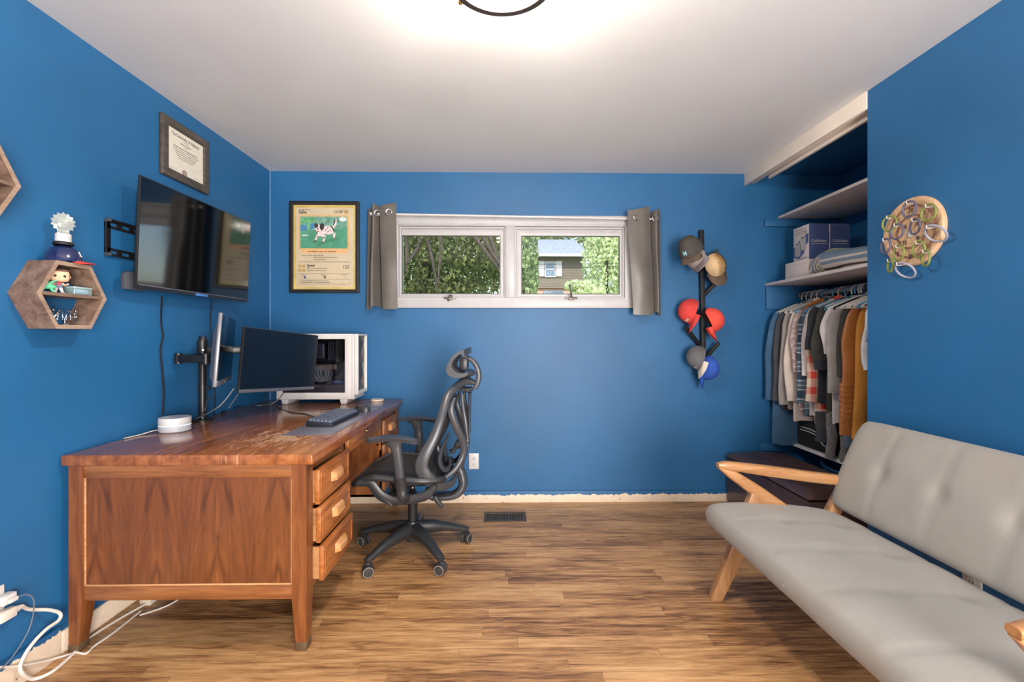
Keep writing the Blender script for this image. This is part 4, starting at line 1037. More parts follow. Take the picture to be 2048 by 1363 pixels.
def cushion(origin, ax_w, ax_l, ax_t, Wd, L, T, bow, tuft, nseg=(30, 60), bulge=0.0, pw=13.0, crown=.012, seamn=0):
    """slab with rounded edges; ax_w across (depth), ax_l along the length, ax_t thickness"""
    o, aw, al, at = (Vector(a) for a in (origin, ax_w, ax_l, ax_t)); t_ = bmesh.new()
    nw, nl = nseg; rings = []
    def prof(w_, l_):
        ew = (1-abs(w_)**pw)**(1/2.8) if abs(w_) < 1 else 0; el = (1-abs(l_)**(pw*2.6))**(1/2.8) if abs(l_) < 1 else 0
        return ew*el
    def P(i, j, sgn):
        w_ = -math.cos(PI*i/nw); l_ = -math.cos(PI*j/nl)
        w_ = w_*.55+(2*i/nw-1)*.45; l_ = l_*.45+(2*j/nl-1)*.55
        h = prof(w_, l_)
        # rounded corners in plan
        rx = w_*(1-.050*abs(l_)**24); ly = l_*(1-.022*abs(w_)**8)
        z = T/2*h
        if sgn > 0: z += h*(crown*(1-w_*w_))+bow*(1-w_*w_)*h
        else: z = T/2*h-bow*.4*(1-w_*w_)*h
        if sgn > 0:
            for tw, tl in tuft:
                d2 = ((w_-tw)*Wd/2)**2+((l_-tl)*L/2)**2
                z -= .016*math.exp(-d2/(.0011))
            for tl in sorted(set(q[1] for q in tuft)):
                z -= .0032*math.exp(-(((l_-tl)*L/2)**2)/(.00010))*h
        z += .0035*noise.noise(Vector((w_*2.2, l_*5, sgn*2.0)))*h
        return o+aw*(rx*Wd/2)+al*(ly*L/2)+at*(z*sgn)
    top = [[t_.verts.new(P(i, j, 1)) for j in range(nl+1)] for i in range(nw+1)]
    bot = [[(top[i][j] if i in (0, nw) or j in (0, nl) else t_.verts.new(P(i, j, -1))) for j in range(nl+1)] for i in range(nw+1)]
    for i in range(nw):
        for j in range(nl):
            t_.faces.new((top[i][j], top[i+1][j], top[i+1][j+1], top[i][j+1]))
            t_.faces.new((bot[i][j+1], bot[i+1][j+1], bot[i+1][j], bot[i][j]))
    b = B(); merge(b, t_); return b
Lc = YF-YNr-.006
tf = [(.35*q, l) for l in (-.6, -.2, .2, .6) for q in (-1, .5)]
sx = Vector((.998, 0, -.075)).normalized(); sz = Vector((.075, 0, .998)).normalized()
b = cushion((1.262, (YF+YNr)/2, .372), sx, (0, 1, 0), sz, .655, Lc+.09, .105, .012, [(w_, l) for l in (-.62, -.21, .21, .62) for w_ in (-.25, .45)], (36, 72))
part('seat_cushion', b, M_SOFA, t, ang=70)
b = B(); tube(b, [(.968, YNr+.02, .366), (.954, YNr+.10, .364), (.954, YF-.10, .364), (.972, YF-.02, .366)], .0035, 8, 6); part('piping', b, M_SOFA, t)
bd = Vector((.385, 0, .923)).normalized(); bn = Vector((-.923, 0, .385)).normalized()
b = cushion((1.640, (YF+YNr)/2, .628), bd, (0, 1, 0), bn, .44, Lc+.03, .095, .006, [(w_, l) for l in (-.62, -.21, .21, .62) for w_ in (.0,)], (30, 72))
part('back_cushion', b, M_SOFA, t, ang=70)

# ---------------------------------------------------------------- brown leather storage bench
t = thing('storage_bench', 'dark brown faux leather storage bench half inside the closet', 'bench', (1.84, 2.87, 0), R(0))
bx0, bx1, by0, by1 = 1.640, 2.050, 2.43, 3.34
b = B(); box(b, bx0, bx1, by0, by1, .012, .335, .010, 3); part('body', b, M_LEATHER, t)
b = B()
def lid(u, v, top=True):
    x = bx0-.008+(bx1-bx0+.016)*u; y = by0-.008+(by1-by0+.016)*v
    e = (1-abs(2*u-1)**7)**.5*(1-abs(2*v-1)**12)**.5 if 0 < u < 1 and 0 < v < 1 else 0
    n_ = noise.noise(Vector((x*5, y*3.4, 1.3)))*.010+noise.noise(Vector((x*14, y*9, 4.3)))*.004
    sag = -.020*math.sin(PI*u)*math.sin(PI*v)
    return Vector((x, y, .347+e*(.040+n_+sag*.6) if top else .347-e*.010))
t2 = bmesh.new(); nu, nv = 26, 46
tp = [[t2.verts.new(lid(i/nu, j/nv)) for j in range(nv+1)] for i in range(nu+1)]
bt = [[(tp[i][j] if i in (0, nu) or j in (0, nv) else t2.verts.new(lid(i/nu, j/nv, False))) for j in range(nv+1)] for i in range(nu+1)]
for i in range(nu):
    for j in range(nv):
        t2.faces.new((tp[i][j], tp[i+1][j], tp[i+1][j+1], tp[i][j+1])); t2.faces.new((bt[i][j+1], bt[i+1][j+1], bt[i+1][j], bt[i][j]))
merge(b, t2); part('lid', b, M_LEATHER, t, ang=70)
b = B()
for k in (1, 2):
    y = by0+(by1-by0)*k/3+.02; box(b, bx0-.0015, bx0+.001, y-.002, y+.002, .02, .33)
    tube(b, [lid(i/12, (y-by0)/(by1-by0))+Vector((0, 0, .001)) for i in range(1, 12)], .0018, 6)
tube(b, [lid(.5, i/24)+Vector((0, 0, .001)) for i in range(1, 24)], .0018, 6)
box(b, bx0-.001, bx0+.004, by0-.001, by0+.004, .02, .33, .001)
part('seam', b, M_SEAM, t)
for x in (bx0+.03, bx1-.03):
    for y in (by0+.03, by1-.03):
        b = B(); cyl(b, (x, y, 0), (x, y, .014), .015); part('foot', b, M_BLKM, t)
# laundry basket behind it
t = thing('laundry_basket', 'dark blue round plastic basket behind the leather bench', 'basket', (2.29, 2.86, 0))
Mb = Matrix.Translation((2.29, 2.86, 0)) @ Matrix.Diagonal((.92, 1.25, 1, 1))
b = B(); lathe(b, [(.0, .004), (.15, .004), (.205, .37), (.225, .385), (.225, .372), (.209, .358), (.155, .0), (0, 0)][::-1], 40, Mb)
part('basket_body', b, hue('dark_blue_plastic', (38, 84, 122), .35), t)
b = B()
for k in range(40):
    a = 2*PI*k/40; r0, r1 = .1995, .2055
    tube(b, [(2.29+.92*r0*math.cos(a)*.985, 2.86+1.25*r0*math.sin(a)*.985, .27), (2.29+.92*r1*math.cos(a), 2.86+1.25*r1*math.sin(a), .345)], .003, 4)
part('basket_slats', b, hue('basket_rib', (78, 124, 156), .35), t)
# ---------------------------------------------------------------- television on its wall mount
t = thing('television', 'glossy black flat television tilted on the left wall', 'television', (XL, 2.42, 1.43))
Ta, Tb = Vector((-1.612, 2.030, 0)), Vector((-1.600, 2.880, 0))
zt_, zb_ = 1.940, 1.440
ty = (Tb-Ta).normalized(); tz = Vector((.040, 0, .999)).normalized(); tx = ty.cross(tz).normalized()
if tx.x < 0: tx = -tx
TW = (Tb-Ta).length; TH = (zt_-zb_)/.999
TM = axes((Ta.x-.012, Ta.y, zb_), ty, tz, tx)       # local x along the wall, y up, z into the room
b = B(); box(b, 0, TW, 0, TH, -.012, 0, .003, M=TM); o_tv = part('bezel', b, M_BEZEL, t)
b = B(); box(b, .005, TW-.005, .016, TH-.005, 0, .0012, M=TM); part('screen', b, M_SCREEN, t)
b = B(); hexa(b, [TM @ Vector(p) for p in ((.04, .05, -.048), (TW-.04, .05, -.048), (TW-.004, .004, -.011), (.004, .004, -.011), (.04, TH-.10, -.048), (TW-.04, TH-.10, -.048), (TW-.004, TH-.004, -.011), (.004, TH-.004, -.011))], .004); part('back_shell', b, M_BEZEL, t)
b = B(); box(b, TW/2-.045, TW/2+.045, .002, .013, 0, .0025, M=TM); part('logo_strip', b, hue('blue_logo_film', (70, 120, 190), .4), t)
b = B(); box(b, .018, TW-.018, .016, .020, 0, .0016, M=TM); part('lower_trim', b, M_GREYBEZ, t)
# wall mount: slotted plate with folded rails
t = thing('wall_mount', 'black slotted steel television bracket screwed to the left wall', 'wall bracket', (XL, 2.2, 1.58))
MW = axes((XL, 0, 0), (0, 1, 0), (0, 0, 1), (1, 0, 0))
b = B()
def slot(y0, y1, z0, z1): return rect(y0, y1, z0, z1)
ya, yb, z0, z1 = 1.985, 2.62, 1.578, 1.735
for (r0, r1) in ((z1-.036, z1), (z0, z0+.036)):
    box(b, ya, ya+.022, r0, r1, 0, .004, M=MW)
    box(b, ya+.022, yb, r0, r0+.011, 0, .004, M=MW); box(b, ya+.022, yb, r1-.011, r1, 0, .004, M=MW)
    y = ya+.022
    while y < yb:
        box(b, y+.040, y+.066, r0+.011, r1-.011, 0, .004, M=MW); y += .066
box(b, ya, ya+.03, z0, z1, 0, .004, .001, M=MW); box(b, 2.25, 2.29, z0, z1, 0, .004, M=MW)
box(b, ya, yb, z1-.004, z1+.001, 0, .024, .001, M=MW); box(b, ya, yb, z0-.001, z0+.004, 0, .024, .001, M=MW)
box(b, ya, ya+.004, z0, z1, 0, .012, M=MW)
part('wall_plate', b, M_BLK, t)
for y in (2.30, 2.58):
    b = B(); box(b, y, y+.025, 1.50, 1.80, .024, .052, .002, M=MW); part('hanging_arm', b, M_BLK, t)
b = B(); box(b, ya-.001, ya+.007, z1-.012, z1+.003, 0, .030, .002, M=MW); part('end_cap', b, M_CHAIRF, t); b = B(); box(b, ya-.001, ya+.007, z0-.003, z0+.012, 0, .030, .002, M=MW); part('end_cap', b, M_CHAIRF, t)
# small streaming box stuck behind the lower left corner of the tv
b = B(); prism(b, [(2.015, 1.435), (2.13, 1.435), (2.13, 1.515), (2.03, 1.515), (2.015, 1.50)], .045, .068, MW, .003)
solo('media_box', b, hue('dark_grey_box', (70, 72, 80), .5), 'small dark grey box tucked behind the lower left corner of the television', 'media box')
# cables from the tv to the desk
def cable(pts, r, mat, label, group=None, sm=7, seg=6, cat='cable'):
    b = B(); tube(b, pts, r, seg, sm); return solo('cable', b, mat, label, cat, group)
wl_ = lambda u, v, off=.012: pX(u, v, XL+off)
cable([pX(324, 592, XL+.05), wl_(322, 640), wl_(326, 672), wl_(321, 700), wl_(325, 745), wl_(327, 790), wl_(325, 829)], .0042, M_CABLEB, 'thick black cable hanging below the left part of the television to the desk')
cable([pX(423, 601, XL+.05), wl_(421, 640), wl_(424, 690), wl_(427, 740), wl_(430, 800), wl_(427, 835)], .0028, M_CABLEB, 'thin dark cable hanging behind the side-turned monitor')

# ---------------------------------------------------------------- framed diploma
t = thing('framed_diploma', 'framed university diploma above the television', 'diploma', (XL, 2.47, 2.04))
DYa, DYb, DZa, DZb = 2.295, 2.652, 2.042, 2.345
b = B(); frame2d(b, rect(DYa, DYb, DZa, DZb), rect(DYa+.040, DYb-.040, DZa+.042, DZb-.042), .001, .022, MW, .003); part('frame', b, M_DIPF, t)
b = B(); frame2d(b, rect(DYa+.001, DYb-.001, DZa+.001, DZb-.001), rect(DYa+.006, DYb-.006, DZa+.006, DZb-.006), 0, .020, MW); part('frame_side', b, M_BLKM, t)
b = B(); box(b, DYa+.038, DYb-.038, DZa+.040, DZb-.040, .008, .010, M=MW); pp = part('paper', b, M_PAPER, t)
def dt(s, y, z, size, m=M_INK, al='CENTER', bold=0, sx=1.0, rot=0):
    b = B(); text_bm(b, s, size, MW @ Matrix.Translation((y, z, .0104)), al, .0003, bold, sx); part('print', b, m, pp)
yc = (DYa+DYb)/2; zt2 = DZb-.042
dt('The University of Alabama', yc, zt2-.032, .0245, M_INKG, bold=.0004, sx=.80)
dt('has conferred upon', yc, zt2-.044, .006, M_INKG)
dt('Samuel J. Mason', yc, zt2-.060, .0125, M_INK)
dt('the degree of', yc, zt2-.070, .006, M_INKG)
dt('Bachelor of Science in Mechanical Engineering', yc, zt2-.086, .0115, M_INK, sx=.86)
for i, s in enumerate(('with all the rights, privileges and honors thereunto appertaining', 'in recognition of the satisfactory completion of the course', 'in witness whereof the seal of the university and the', 'signatures of its officers are hereunto affixed', 'given at the university in the state of')):
    dt(s, yc, zt2-.098-i*.010, .0078, M_INKG, sx=.95)
tl = B()
def scrib(y, z, w_):
    pts = [(y+w_*i/14, z+.004*math.sin(i*2.3)+.0015*math.sin(i*5.1)) for i in range(15)]
    tube(tl, [MW @ Vector((a, c, .0106)) for a, c in pts], .0005, 4, 2)
scrib(DYa+.050, DZa+.058, .06); scrib(DYb-.115, DZa+.058, .055)
part('signature', tl, M_INKG, pp)
b = B(); frame2d(b, ell(yc-.01, DZa+.058, .0155, .0155, 28), ell(yc-.01, DZa+.058, .0115, .0115, 28), .0102, .0112, MW); frame2d(b, ell(yc-.01, DZa+.058, .007, .007, 28), ell(yc-.01, DZa+.058, .0035, .0035, 28), .0102, .0112, MW); part('seal', b, hue('seal_brown', (120, 70, 56), .5), pp)
b = B(); box(b, DYa+.038, DYb-.038, DZa+.040, DZb-.040, .0135, .0145, M=MW); part('glazing', b, glass('diploma_glazing', gloss=.0, rough=.05), t)

# ---------------------------------------------------------------- hexagon shelves
def hexagon(cy, cz, r): return [(cy+r*math.cos(R(60*k)), cz+r*math.sin(R(60*k))*1.03) for k in range(6)]
HD = .102
def hexshelf(label, cy, cz, r, shelf_z):
    t = thing('hexagon_shelf', label, 'wall shelf', (XL, cy, cz-r*.89), 0, 'hexagon wall shelves')
    o, i_ = hexagon(cy, cz, r), hexagon(cy, cz, r-.0165)
    for k in range(6):
        j = (k+1) % 6; b = B(); prism(b, [o[k], o[j], i_[j], i_[k]], .001, HD-.001, MW); q = part('side_board', b, M_HEX, t)
        b = B(); prism(b, [o[k], o[j], i_[j], i_[k]], HD-.001, HD, MW); part('edge_band', b, M_HEXF, q)
    hw = (r-.0165)-abs(shelf_z-cz)/1.03/math.tan(R(60))
    b = B(); box(b, cy-hw+.001, cy+hw-.001, shelf_z-.006, shelf_z+.006, .001, HD-.006, M=MW); part('shelf_board', b, M_HEX, t)
    return t
HY, HZ, HR = 1.742, 1.380, .139
hexshelf('grey-brown wooden hexagon shelf topped by a mini helmet', HY, HZ, HR, HZ+.002)
hexshelf('grey-brown wooden hexagon shelf cut off by the left edge of the photo', 1.414, 1.730, HR, 1.730)
HT = HZ+HR*.866*1.03; HF = HZ+.008

def sc_script_A(bm, c, ax, up, s):
    """rounded letter A in strokes"""
    P = lambda x, y: c+ax*x*s+up*y*s
    tube(bm, [P(-.5, -.42), P(-.38, -.5), P(-.18, -.1), P(.12, .5)], .07*s, 6, 4); tube(bm, [P(.12, .5), P(.20, 0), P(.26, -.42), P(.44, -.5), P(.56, -.36)], .085*s, 6, 4)
    tube(bm, [P(-.46, .02), P(-.2, -.1), P(.1, -.06), P(.48, .02)], .055*s, 6, 4)
# mini batting helmet
hc = Vector((XL+.060, 1.742, HT))
t = thing('mini_helmet', 'navy mini batting helmet with red brim on top of the hexagon shelf', 'helmet', (hc.x, hc.y, HT))
fd = Vector((.55, .84, 0)).normalized(); sd = Vector((-fd.y, fd.x, 0))
b = B()
def hp(u, v):
    a = 2*PI*u; e = R(90)*v
    return hc+fd*(.053*math.cos(a)*math.cos(e))+sd*(.048*math.sin(a)*math.cos(e))+Vector((0, 0, .004+.064*math.sin(e)**.9))
grid(b, hp, 32, 12, .002); part('helmet_shell', b, simple('navy_gloss_plastic', (28, 36, 78), .16, var=.03, coat=.6), t, ang=70)
b = B()
def br(u, v):
    a = R(-72+144*u); ri = hc+fd*(.050*math.cos(a))+sd*(.047*math.sin(a)); L_ = .046*math.cos(R(-80+160*u))**.6
    return ri+fd*L_*v+Vector((0, 0, .014-.006*v-.010*(2*u-1)**2))
grid(b, br, 20, 6, .002); part('helmet_brim', b, simple('red_gloss_plastic', (196, 62, 52), .2, var=.03, coat=.5), t, ang=70)
b = B(); sc_script_A(b, hc+fd*.0415-sd*.020+Vector((0, 0, .036)), (sd*-1).normalized(), (Vector((0, 0, 1))-fd*.35).normalized(), .020); part('letter_emblem', b, M_WHITEP, t)
# crystal trophy on the helmet
tc = hc+Vector((0, 0, .069))
t = thing('crystal_trophy', 'clear sunburst trophy on a white and black base standing on the mini helmet', 'trophy', tuple(tc))
b = B(); lathe(b, [(.030, -.002), (.030, .006), (.026, .010), (0, .010)], 28, Matrix.Translation(tc)); lathe(b, [(0, -.002), (.030, -.002)], 28, Matrix.Translation(tc)); part('lower_base', b, M_BLKM, t)
b = B(); lathe(b, [(0, .010), (.0235, .010), (.0235, .038), (.022, .040), (0, .040)], 28, Matrix.Translation(tc)); wb = part('upper_base', b, M_WHITEP, t)
b = B()
for k in range(4):
    for i in range(9):
        a = R(-60+16*i)
        if (i*7+k*3) % 5 == 0: continue
        ctr = tc+Vector((.0237*math.cos(a), .0237*math.sin(a), .033-.006*k)); tube(b, [ctr+Vector((.0004, -.0018*math.cos(a), 0)), ctr+Vector((.0004, .0018*math.cos(a), 0))], .0006, 4)
part('engraving', b, M_INKG, wb)
tg = NT('clear_acrylic'); tg.color((236, 240, 232)); tg.set(Roughness=.06, Metallic=.0); tg.b.inputs['Transmission Weight'].default_value = .75; tg.b.inputs['IOR'].default_value = 1.45
b = B(); vd = Vector((.78, -.62, 0)).normalized(); rt = Vector((.62, .78, 0)).normalized()
TMx = axes(tc+Vector((0, 0, .083)), rt, (0, 0, 1), vd)
star = [((.036 if k % 2 else .029)*math.cos(2*PI*k/28), (.040 if k % 2 else .033)*math.sin(2*PI*k/28)) for k in range(28)]
prism(b, star, -.004, .004, TMx, .0012); prism(b, [(.020*math.cos(2*PI*k/20), .022*math.sin(2*PI*k/20)) for k in range(20)], .004, .008, TMx, .002)
prism(b, [(-.020, -.043), (.020, -.043), (.012, -.026), (-.012, -.026)], -.006, .006, TMx, .001)
part('sunburst', b, tg.m, t)

# vinyl figurine (big head, small body) on the shelf board
fc = Vector((XL+.062, 1.722, HF))
t = thing('vinyl_figurine', 'small big-headed vinyl figurine with brown hair on the hexagon shelf', 'figurine', tuple(fc))
FSK = simple('figurine_skin', (226, 178, 146), .45, var=.03); FH = hue('figurine_hair', (88, 56, 40), .5); FW = M_WHITEP
fq = Vector((.80, -.60, 0)).normalized(); fr_ = Vector((.60, .80, 0))      # facing direction and its right in view
def F(x, y, z): return fc+fr_*x+fq*y+Vector((0, 0, z))
FM = Matrix((fr_, fq, Vector((0, 0, 1)))).transposed()
b = B()
def head(u, v):
    a = 2*PI*u; e = PI*(v-.5); n = 3.2
    cx, sx_ = math.cos(a)*max(1e-4, math.cos(e))**.6, math.sin(a)*max(1e-4, math.cos(e))**.6
    s_ = lambda q: math.copysign(abs(q)**(2/n), q)
    return F(s_(cx)*.0295, s_(sx_)*.024, .066+.0235*s_(math.sin(e)))
grid(b, head, 28, 14); ball(b, F(-.030, 0, .062), .005, .004, .006); ball(b, F(.030, 0, .062), .005, .004, .006); ball(b, F(0, .0235, .059), .003); part('head', b, FSK, t, ang=70)
b = B()
def hair(u, v):
    a = 2*PI*u; s_ = lambda q: math.copysign(abs(q)**(.62), q); e = R(20+70*v)
    fr0 = max(0, math.sin(a)); lo = (.050 if fr0 < .3 else .080)
    z = lo+(.0925-lo)*math.sin(R(90)*v)**.8
    k_ = max(1e-3, math.cos(R(90)*v))**.5
    return F(s_(math.cos(a))*.0305*k_, s_(math.sin(a))*.0250*k_, z)
grid(b, hair, 28, 8); part('hair', b, FH, t, ang=70)
b = B()
for x in (-.0125, .0125): ball(b, F(x, .0232, .063), .0042, .0015, .0048, rot=FM)
part('eyes', b, M_BLKM, t)
b = B(); sweep(b, [F(0, 0, .020), F(0, 0, .030), F(0, 0, .043)], [.0095, .011, .008], [.006, .007, .005], fr_, 12, 3); part('shirt', b, hue('figurine_denim_shirt', (104, 112, 140), .6), t)
b = B(); ball(b, F(0, .0065, .036), .006, .003, .005, rot=FM); part('scarf', b, hue('figurine_red_scarf', (196, 60, 66), .5), t)
for s in (-1, 1):
    b = B(); tube(b, [F(s*.009, 0, .038), F(s*.016, .004, .032), F(s*.022, .012, .034)], [.004, .0036, .003], 8, 3); ball(b, F(s*.023, .013, .0345), .0038); part('arm', b, FSK, t)
    b = B(); tube(b, [F(s*.005, 0, .022), F(s*.008, 0, .012), F(s*.010, 0, .004)], [.0055, .005, .0045], 10, 3); ball(b, F(s*.0105, .004, .0035), .006, .009, .0035, rot=FM); part('leg', b, hue('figurine_white_trousers', (208, 200, 196), .5), t)
# green toy creature
gc = Vector((XL+.070, 1.668, HF))
t = thing('green_toy_creature', 'small green plastic creature toy left of the figurine', 'toy', tuple(gc))
MG = simple('mint_green_plastic', (96, 196, 148), .35, var=.05)
b = B()
def G(x, z, y=0): return gc+fr_*x+fq*y+Vector((0, 0, z))
sweep(b, [G(-.020, .010), G(-.008, .018), G(.008, .021), G(.018, .020), G(.026, .022)], [.003, .009, .011, .008, .003], [.004, .009, .010, .008, .003], fq, 10, 4)
for s in (-1, 1):
    tube(b, [G(-.006, .014, s*.008), G(-.012, .006, s*.013), G(-.008, .002, s*.015)], [.004, .003, .003], 6, 3); tube(b, [G(.012, .014, s*.007), G(.016, .006, s*.011), G(.022, .002, s*.012)], [.004, .003, .003], 6, 3)
part('body', b, MG, t, ang=70)
b = B()
for q in (0, 1): tube(b, [G(-.006+.006*q, .026, -.004+.01*q), G(.010+.004*q, .036, -.004+.01*q), G(.030, .044+.003*q, -.006+.01*q)], [.002, .0035, .001], 6, 4)
part('horns', b, MG, t)
b = B(); tube(b, [G(-.018, .010), G(-.028, .006, .004), G(-.030, .004, .012), G(-.020, .003, .018)], [.004, .003, .002, .001], 6, 4); part('tail', b, MG, t)
# hinged metal tin
t = thing('metal_tin', 'shiny pale blue metal tin box on the right end of the hexagon shelf', 'tin', (XL+.05, 1.80, HF))
b = B(); box(b, XL+.030, XL+.080, 1.765, 1.842, HF, HF+.024, .003, 3); part('tin_box', b, simple('satin_tin', (168, 196, 200), .28, metal=.55, var=.03), t)
b = B(); box(b, XL+.029, XL+.081, 1.764, 1.843, HF+.024, HF+.032, .003, 3); part('tin_lid', b, simple('pale_blue_tin_lid', (186, 212, 216), .28, metal=.4, var=.03), t)
# chrome desk sculpture on the bottom board
zc_ = HZ-HR*.866*1.03+.017; sc = Vector((XL+.062, 1.745, zc_))
t = thing('chrome_sculpture', 'small bent chrome wire sculpture with balls in the bottom of the hexagon shelf', 'ornament', tuple(sc))
def S_(x, z, y=0): return sc+Vector((y, x, z))
b = B(); lathe(b, [(0, 0), (.017, 0), (.016, .002), (.004, .005), (.0025, .007), (.0025, .022), (0, .022)], 20, Matrix.Translation(sc)); part('stand', b, M_CHROME, t)
b = B(); tube(b, [S_(-.046, .028), S_(-.02, .024), S_(.02, .024), S_(.046, .030)], .0020, 8, 3); part('cross_bar', b, M_CHROME, t)
for x0 in (-.018, .014):
    b = B(); tube(b, [S_(x0-.010, .016), S_(x0-.009, .036), S_(x0-.004, .050), S_(x0+.006, .050), S_(x0+.010, .036), S_(x0+.011, .018)], .0019, 8, 5); part('wire_loop', b, M_CHROME, t)
for s in (-1, 1):
    b = B()
    for q in (0, 1):
        ball(b, S_(s*(.044-.010*q), .052-.012*q, .006*q), .0055); tube(b, [S_(s*(.044-.010*q), .052-.012*q, .006*q), S_(s*.040, .026)], .0018, 6)
    ball(b, S_(s*.047, .030), .0045); tube(b, [S_(s*.040, .026), S_(s*.042, .010)], .0018, 6); part('ball_arm', b, M_CHROME, t)

# ---------------------------------------------------------------- outlet with plugs at the near left, and its white cables
wx = lambda u, v, o=.03: pX(u, v, XL+o)
OM = axes((XL, 1.555, .320), (0, 1, 0), (0, 0, 1), (1, 0, 0))
outlet('white outlet with plugs at the left edge of the photo', OM)
t = thing('power_adapter', 'white plug block in the left edge outlet', 'plug', (XL+.03, 1.585, .29))
b = B(); box(b, 1.556, 1.600, .318, .350, .008, .040, .004, M=MW); box(b, 1.566, 1.596, .322, .336, .040, .050, .003, M=MW); part('plug_body', b, M_WHITEP, t)
b = B(); tube(b, [(XL+.045, 1.60, .330), (XL+.05, 1.625, .322), (XL+.05, 1.645, .285), (XL+.045, 1.640, .21), (XL+.04, 1.610, .155), (XL+.035, 1.56, .115), (XL+.03, 1.48, .10)], .0020, 6, 7); part('cord', b, M_CABLEG, t)
t = thing('power_plug', 'cream extension plug in the lower socket of the left edge outlet', 'plug', (XL+.03, 1.585, .26))
b = B(); box(b, 1.552, 1.605, .262, .296, .008, .036, .004, M=MW); sweep(b, [(XL+.022, 1.603, .279), (XL+.022, 1.618, .279), (XL+.022, 1.632, .278)], [.014, .010, .006], [.012, .009, .006], (0, 0, 1), 10, 2); part('plug_body', b, M_CABLEW, t)
ly = lambda u, v, y: pY(u, v, y)
b = B(); tube(b, [(XL+.022, 1.632, .278), pY(60, 1218, 1.67), pY(98, 1219, 1.72), pY(120, 1226, 1.75), pY(117, 1240, 1.74), wx(92, 1258, .040), wx(62, 1290, .036), wx(42, 1325, .034), wx(44, 1345, .045), pZ(66, 1357, .008), pZ(100, 1345, .008), pZ(130, 1322, .008), pZ(150, 1303, .008)], .0060, 8, 6); part('cord', b, M_CABLEW, t)
b = B(); tube(b, [wx(-14, 1334, .028), wx(25, 1332, .030), wx(60, 1327, .030), wx(98, 1319, .030), pZ(135, 1309, .006), pZ(152, 1304, .006), pZ(172, 1306, .006), pZ(190, 1290, .006), (-1.615, 1.90, .006), (-1.62, 2.05, .006)], .0042, 8, 6)
solo('cable', b, M_CABLEW, 'white cord running across the floor round the desk foot', 'cable')
# power strip and cables under the desk
t = thing('power_strip', 'white power strip on the floor under the desk by the left wall', 'power strip', (-1.64, 2.2, 0))
b = B(); box(b, -1.665, -1.615, 2.10, 2.42, 0, .034, .004); part('strip_body', b, hue('aged_white_plastic', (196, 186, 170), .5), t)
b = B(); tube(b, [(-1.63, 2.10, .012), (-1.66, 2.00, .010), (-1.68, 1.90, .008), (-1.685, 1.82, .006)], .0045, 8, 5); part('cord', b, M_CABLEW, t)
for k in range(2):
    b = B(); box(b, -1.66, -1.60, 2.13+.13*k, 2.18+.13*k, .034, .075, .004); solo('power_brick', b, M_BLKM if k else hue('grey_adapter', (150, 146, 138), .5), ('black' if k else 'grey')+' adapter plugged into the power strip under the desk', 'adapter', 'adapters on the power strip')
cable([(-1.60, 2.02, .006), (-1.52, 2.12, .006), (-1.50, 2.30, .03), (-1.53, 2.45, .08), (-1.58, 2.40, .10)], .0035, M_CABLEW, 'white cord rising to the power strip under the desk')
cable([(-1.60, 2.30, .09), (-1.50, 2.22, .04), (-1.36, 2.18, .012), (-1.24, 2.25, .03), (-1.10, 2.42, .08), (-1.02, 2.6, .14)], .006, M_CABLEB, 'thick black cord looping under the desk')
cable([(-1.58, 2.40, .10), (-1.46, 2.34, .10), (-1.30, 2.36, .07), (-1.18, 2.5, .10), (-1.10, 2.62, .16)], .004, M_CABLEB, 'thin black cord drooping behind the thick one under the desk')
# ---------------------------------------------------------------- monitor stand with two arms
ZD = ZT
pb = Vector((-1.652, 2.515, ZD))
t = thing('monitor_stand', 'black pole monitor stand with two folding arms clamped to the desk', 'monitor stand', tuple(pb))
b = B(); lathe(b, [(0, .001), (.052, .001), (.052, .006), (.030, .010), (0, .010)], 32, Matrix.Translation(pb)); part('base_plate', b, M_BLK, t)
b = B(); lathe(b, [(0, .01), (.0190, .01), (.0190, .455), (.017, .459), (0, .459)], 24, Matrix.Translation(pb)); part('pole', b, M_BLK, t)
b = B(); lathe(b, [(0, .165), (.021, .165), (.021, .195), (0, .195)], 24, Matrix.Translation(pb)); box(b, .018, .040, -.009, .009, .170, .190, .002, M=Matrix.Translation(pb)); part('height_collar', b, M_BLK, t)
def arm(pts, zz, hh):
    b = B()
    for (p, q) in zip(pts[:-1], pts[1:]):
        P, Q = Vector((p[0], p[1], zz)), Vector((q[0], q[1], zz)); d = (Q-P).normalized(); s = Vector((-d.y, d.x, 0)); L_ = (Q-P).length
        box(b, -.004, L_+.004, -.014, .014, -hh, hh, .005, M=axes(P, d, s, (0, 0, 1)))
    for p in pts: cyl(b, (p[0], p[1], zz-hh-.006), (p[0], p[1], zz+hh+.006), .018, .018, 20)
    return b
mA0, mA1 = Vector((-1.300, 2.060, 0)), Vector((-1.522, 2.560, 0))       # side-turned monitor, near and far end
mB0, mB1 = Vector((-1.352, 2.360, 0)), Vector((-1.225, 2.960, 0))       # main monitor
za, zb2 = 1.125, 1.140
bA = arm([(pb.x, pb.y), (-1.690, 2.385), (-1.52, 2.34)], za-.012, .020); part('arm', bA, M_BLK, t)
bB = arm([(pb.x, pb.y), (-1.55, 2.56), (-1.40, 2.66)], zb2+.012, .018); part('arm', bB, M_BLK, t)
b = B(); lathe(b, [(0, -.035), (.026, -.035), (.026, .035), (0, .035)], 24, Matrix.Translation((pb.x, pb.y, za+.045))); part('pole_clamp', b, M_BLK, t)
for dz in (-.015, .03):
    b = B(); cyl(b, (pb.x+.02, pb.y-.03, za+dz), (pb.x+.035, pb.y-.05, za+dz), .005); part('bolt', b, M_STEEL, t)
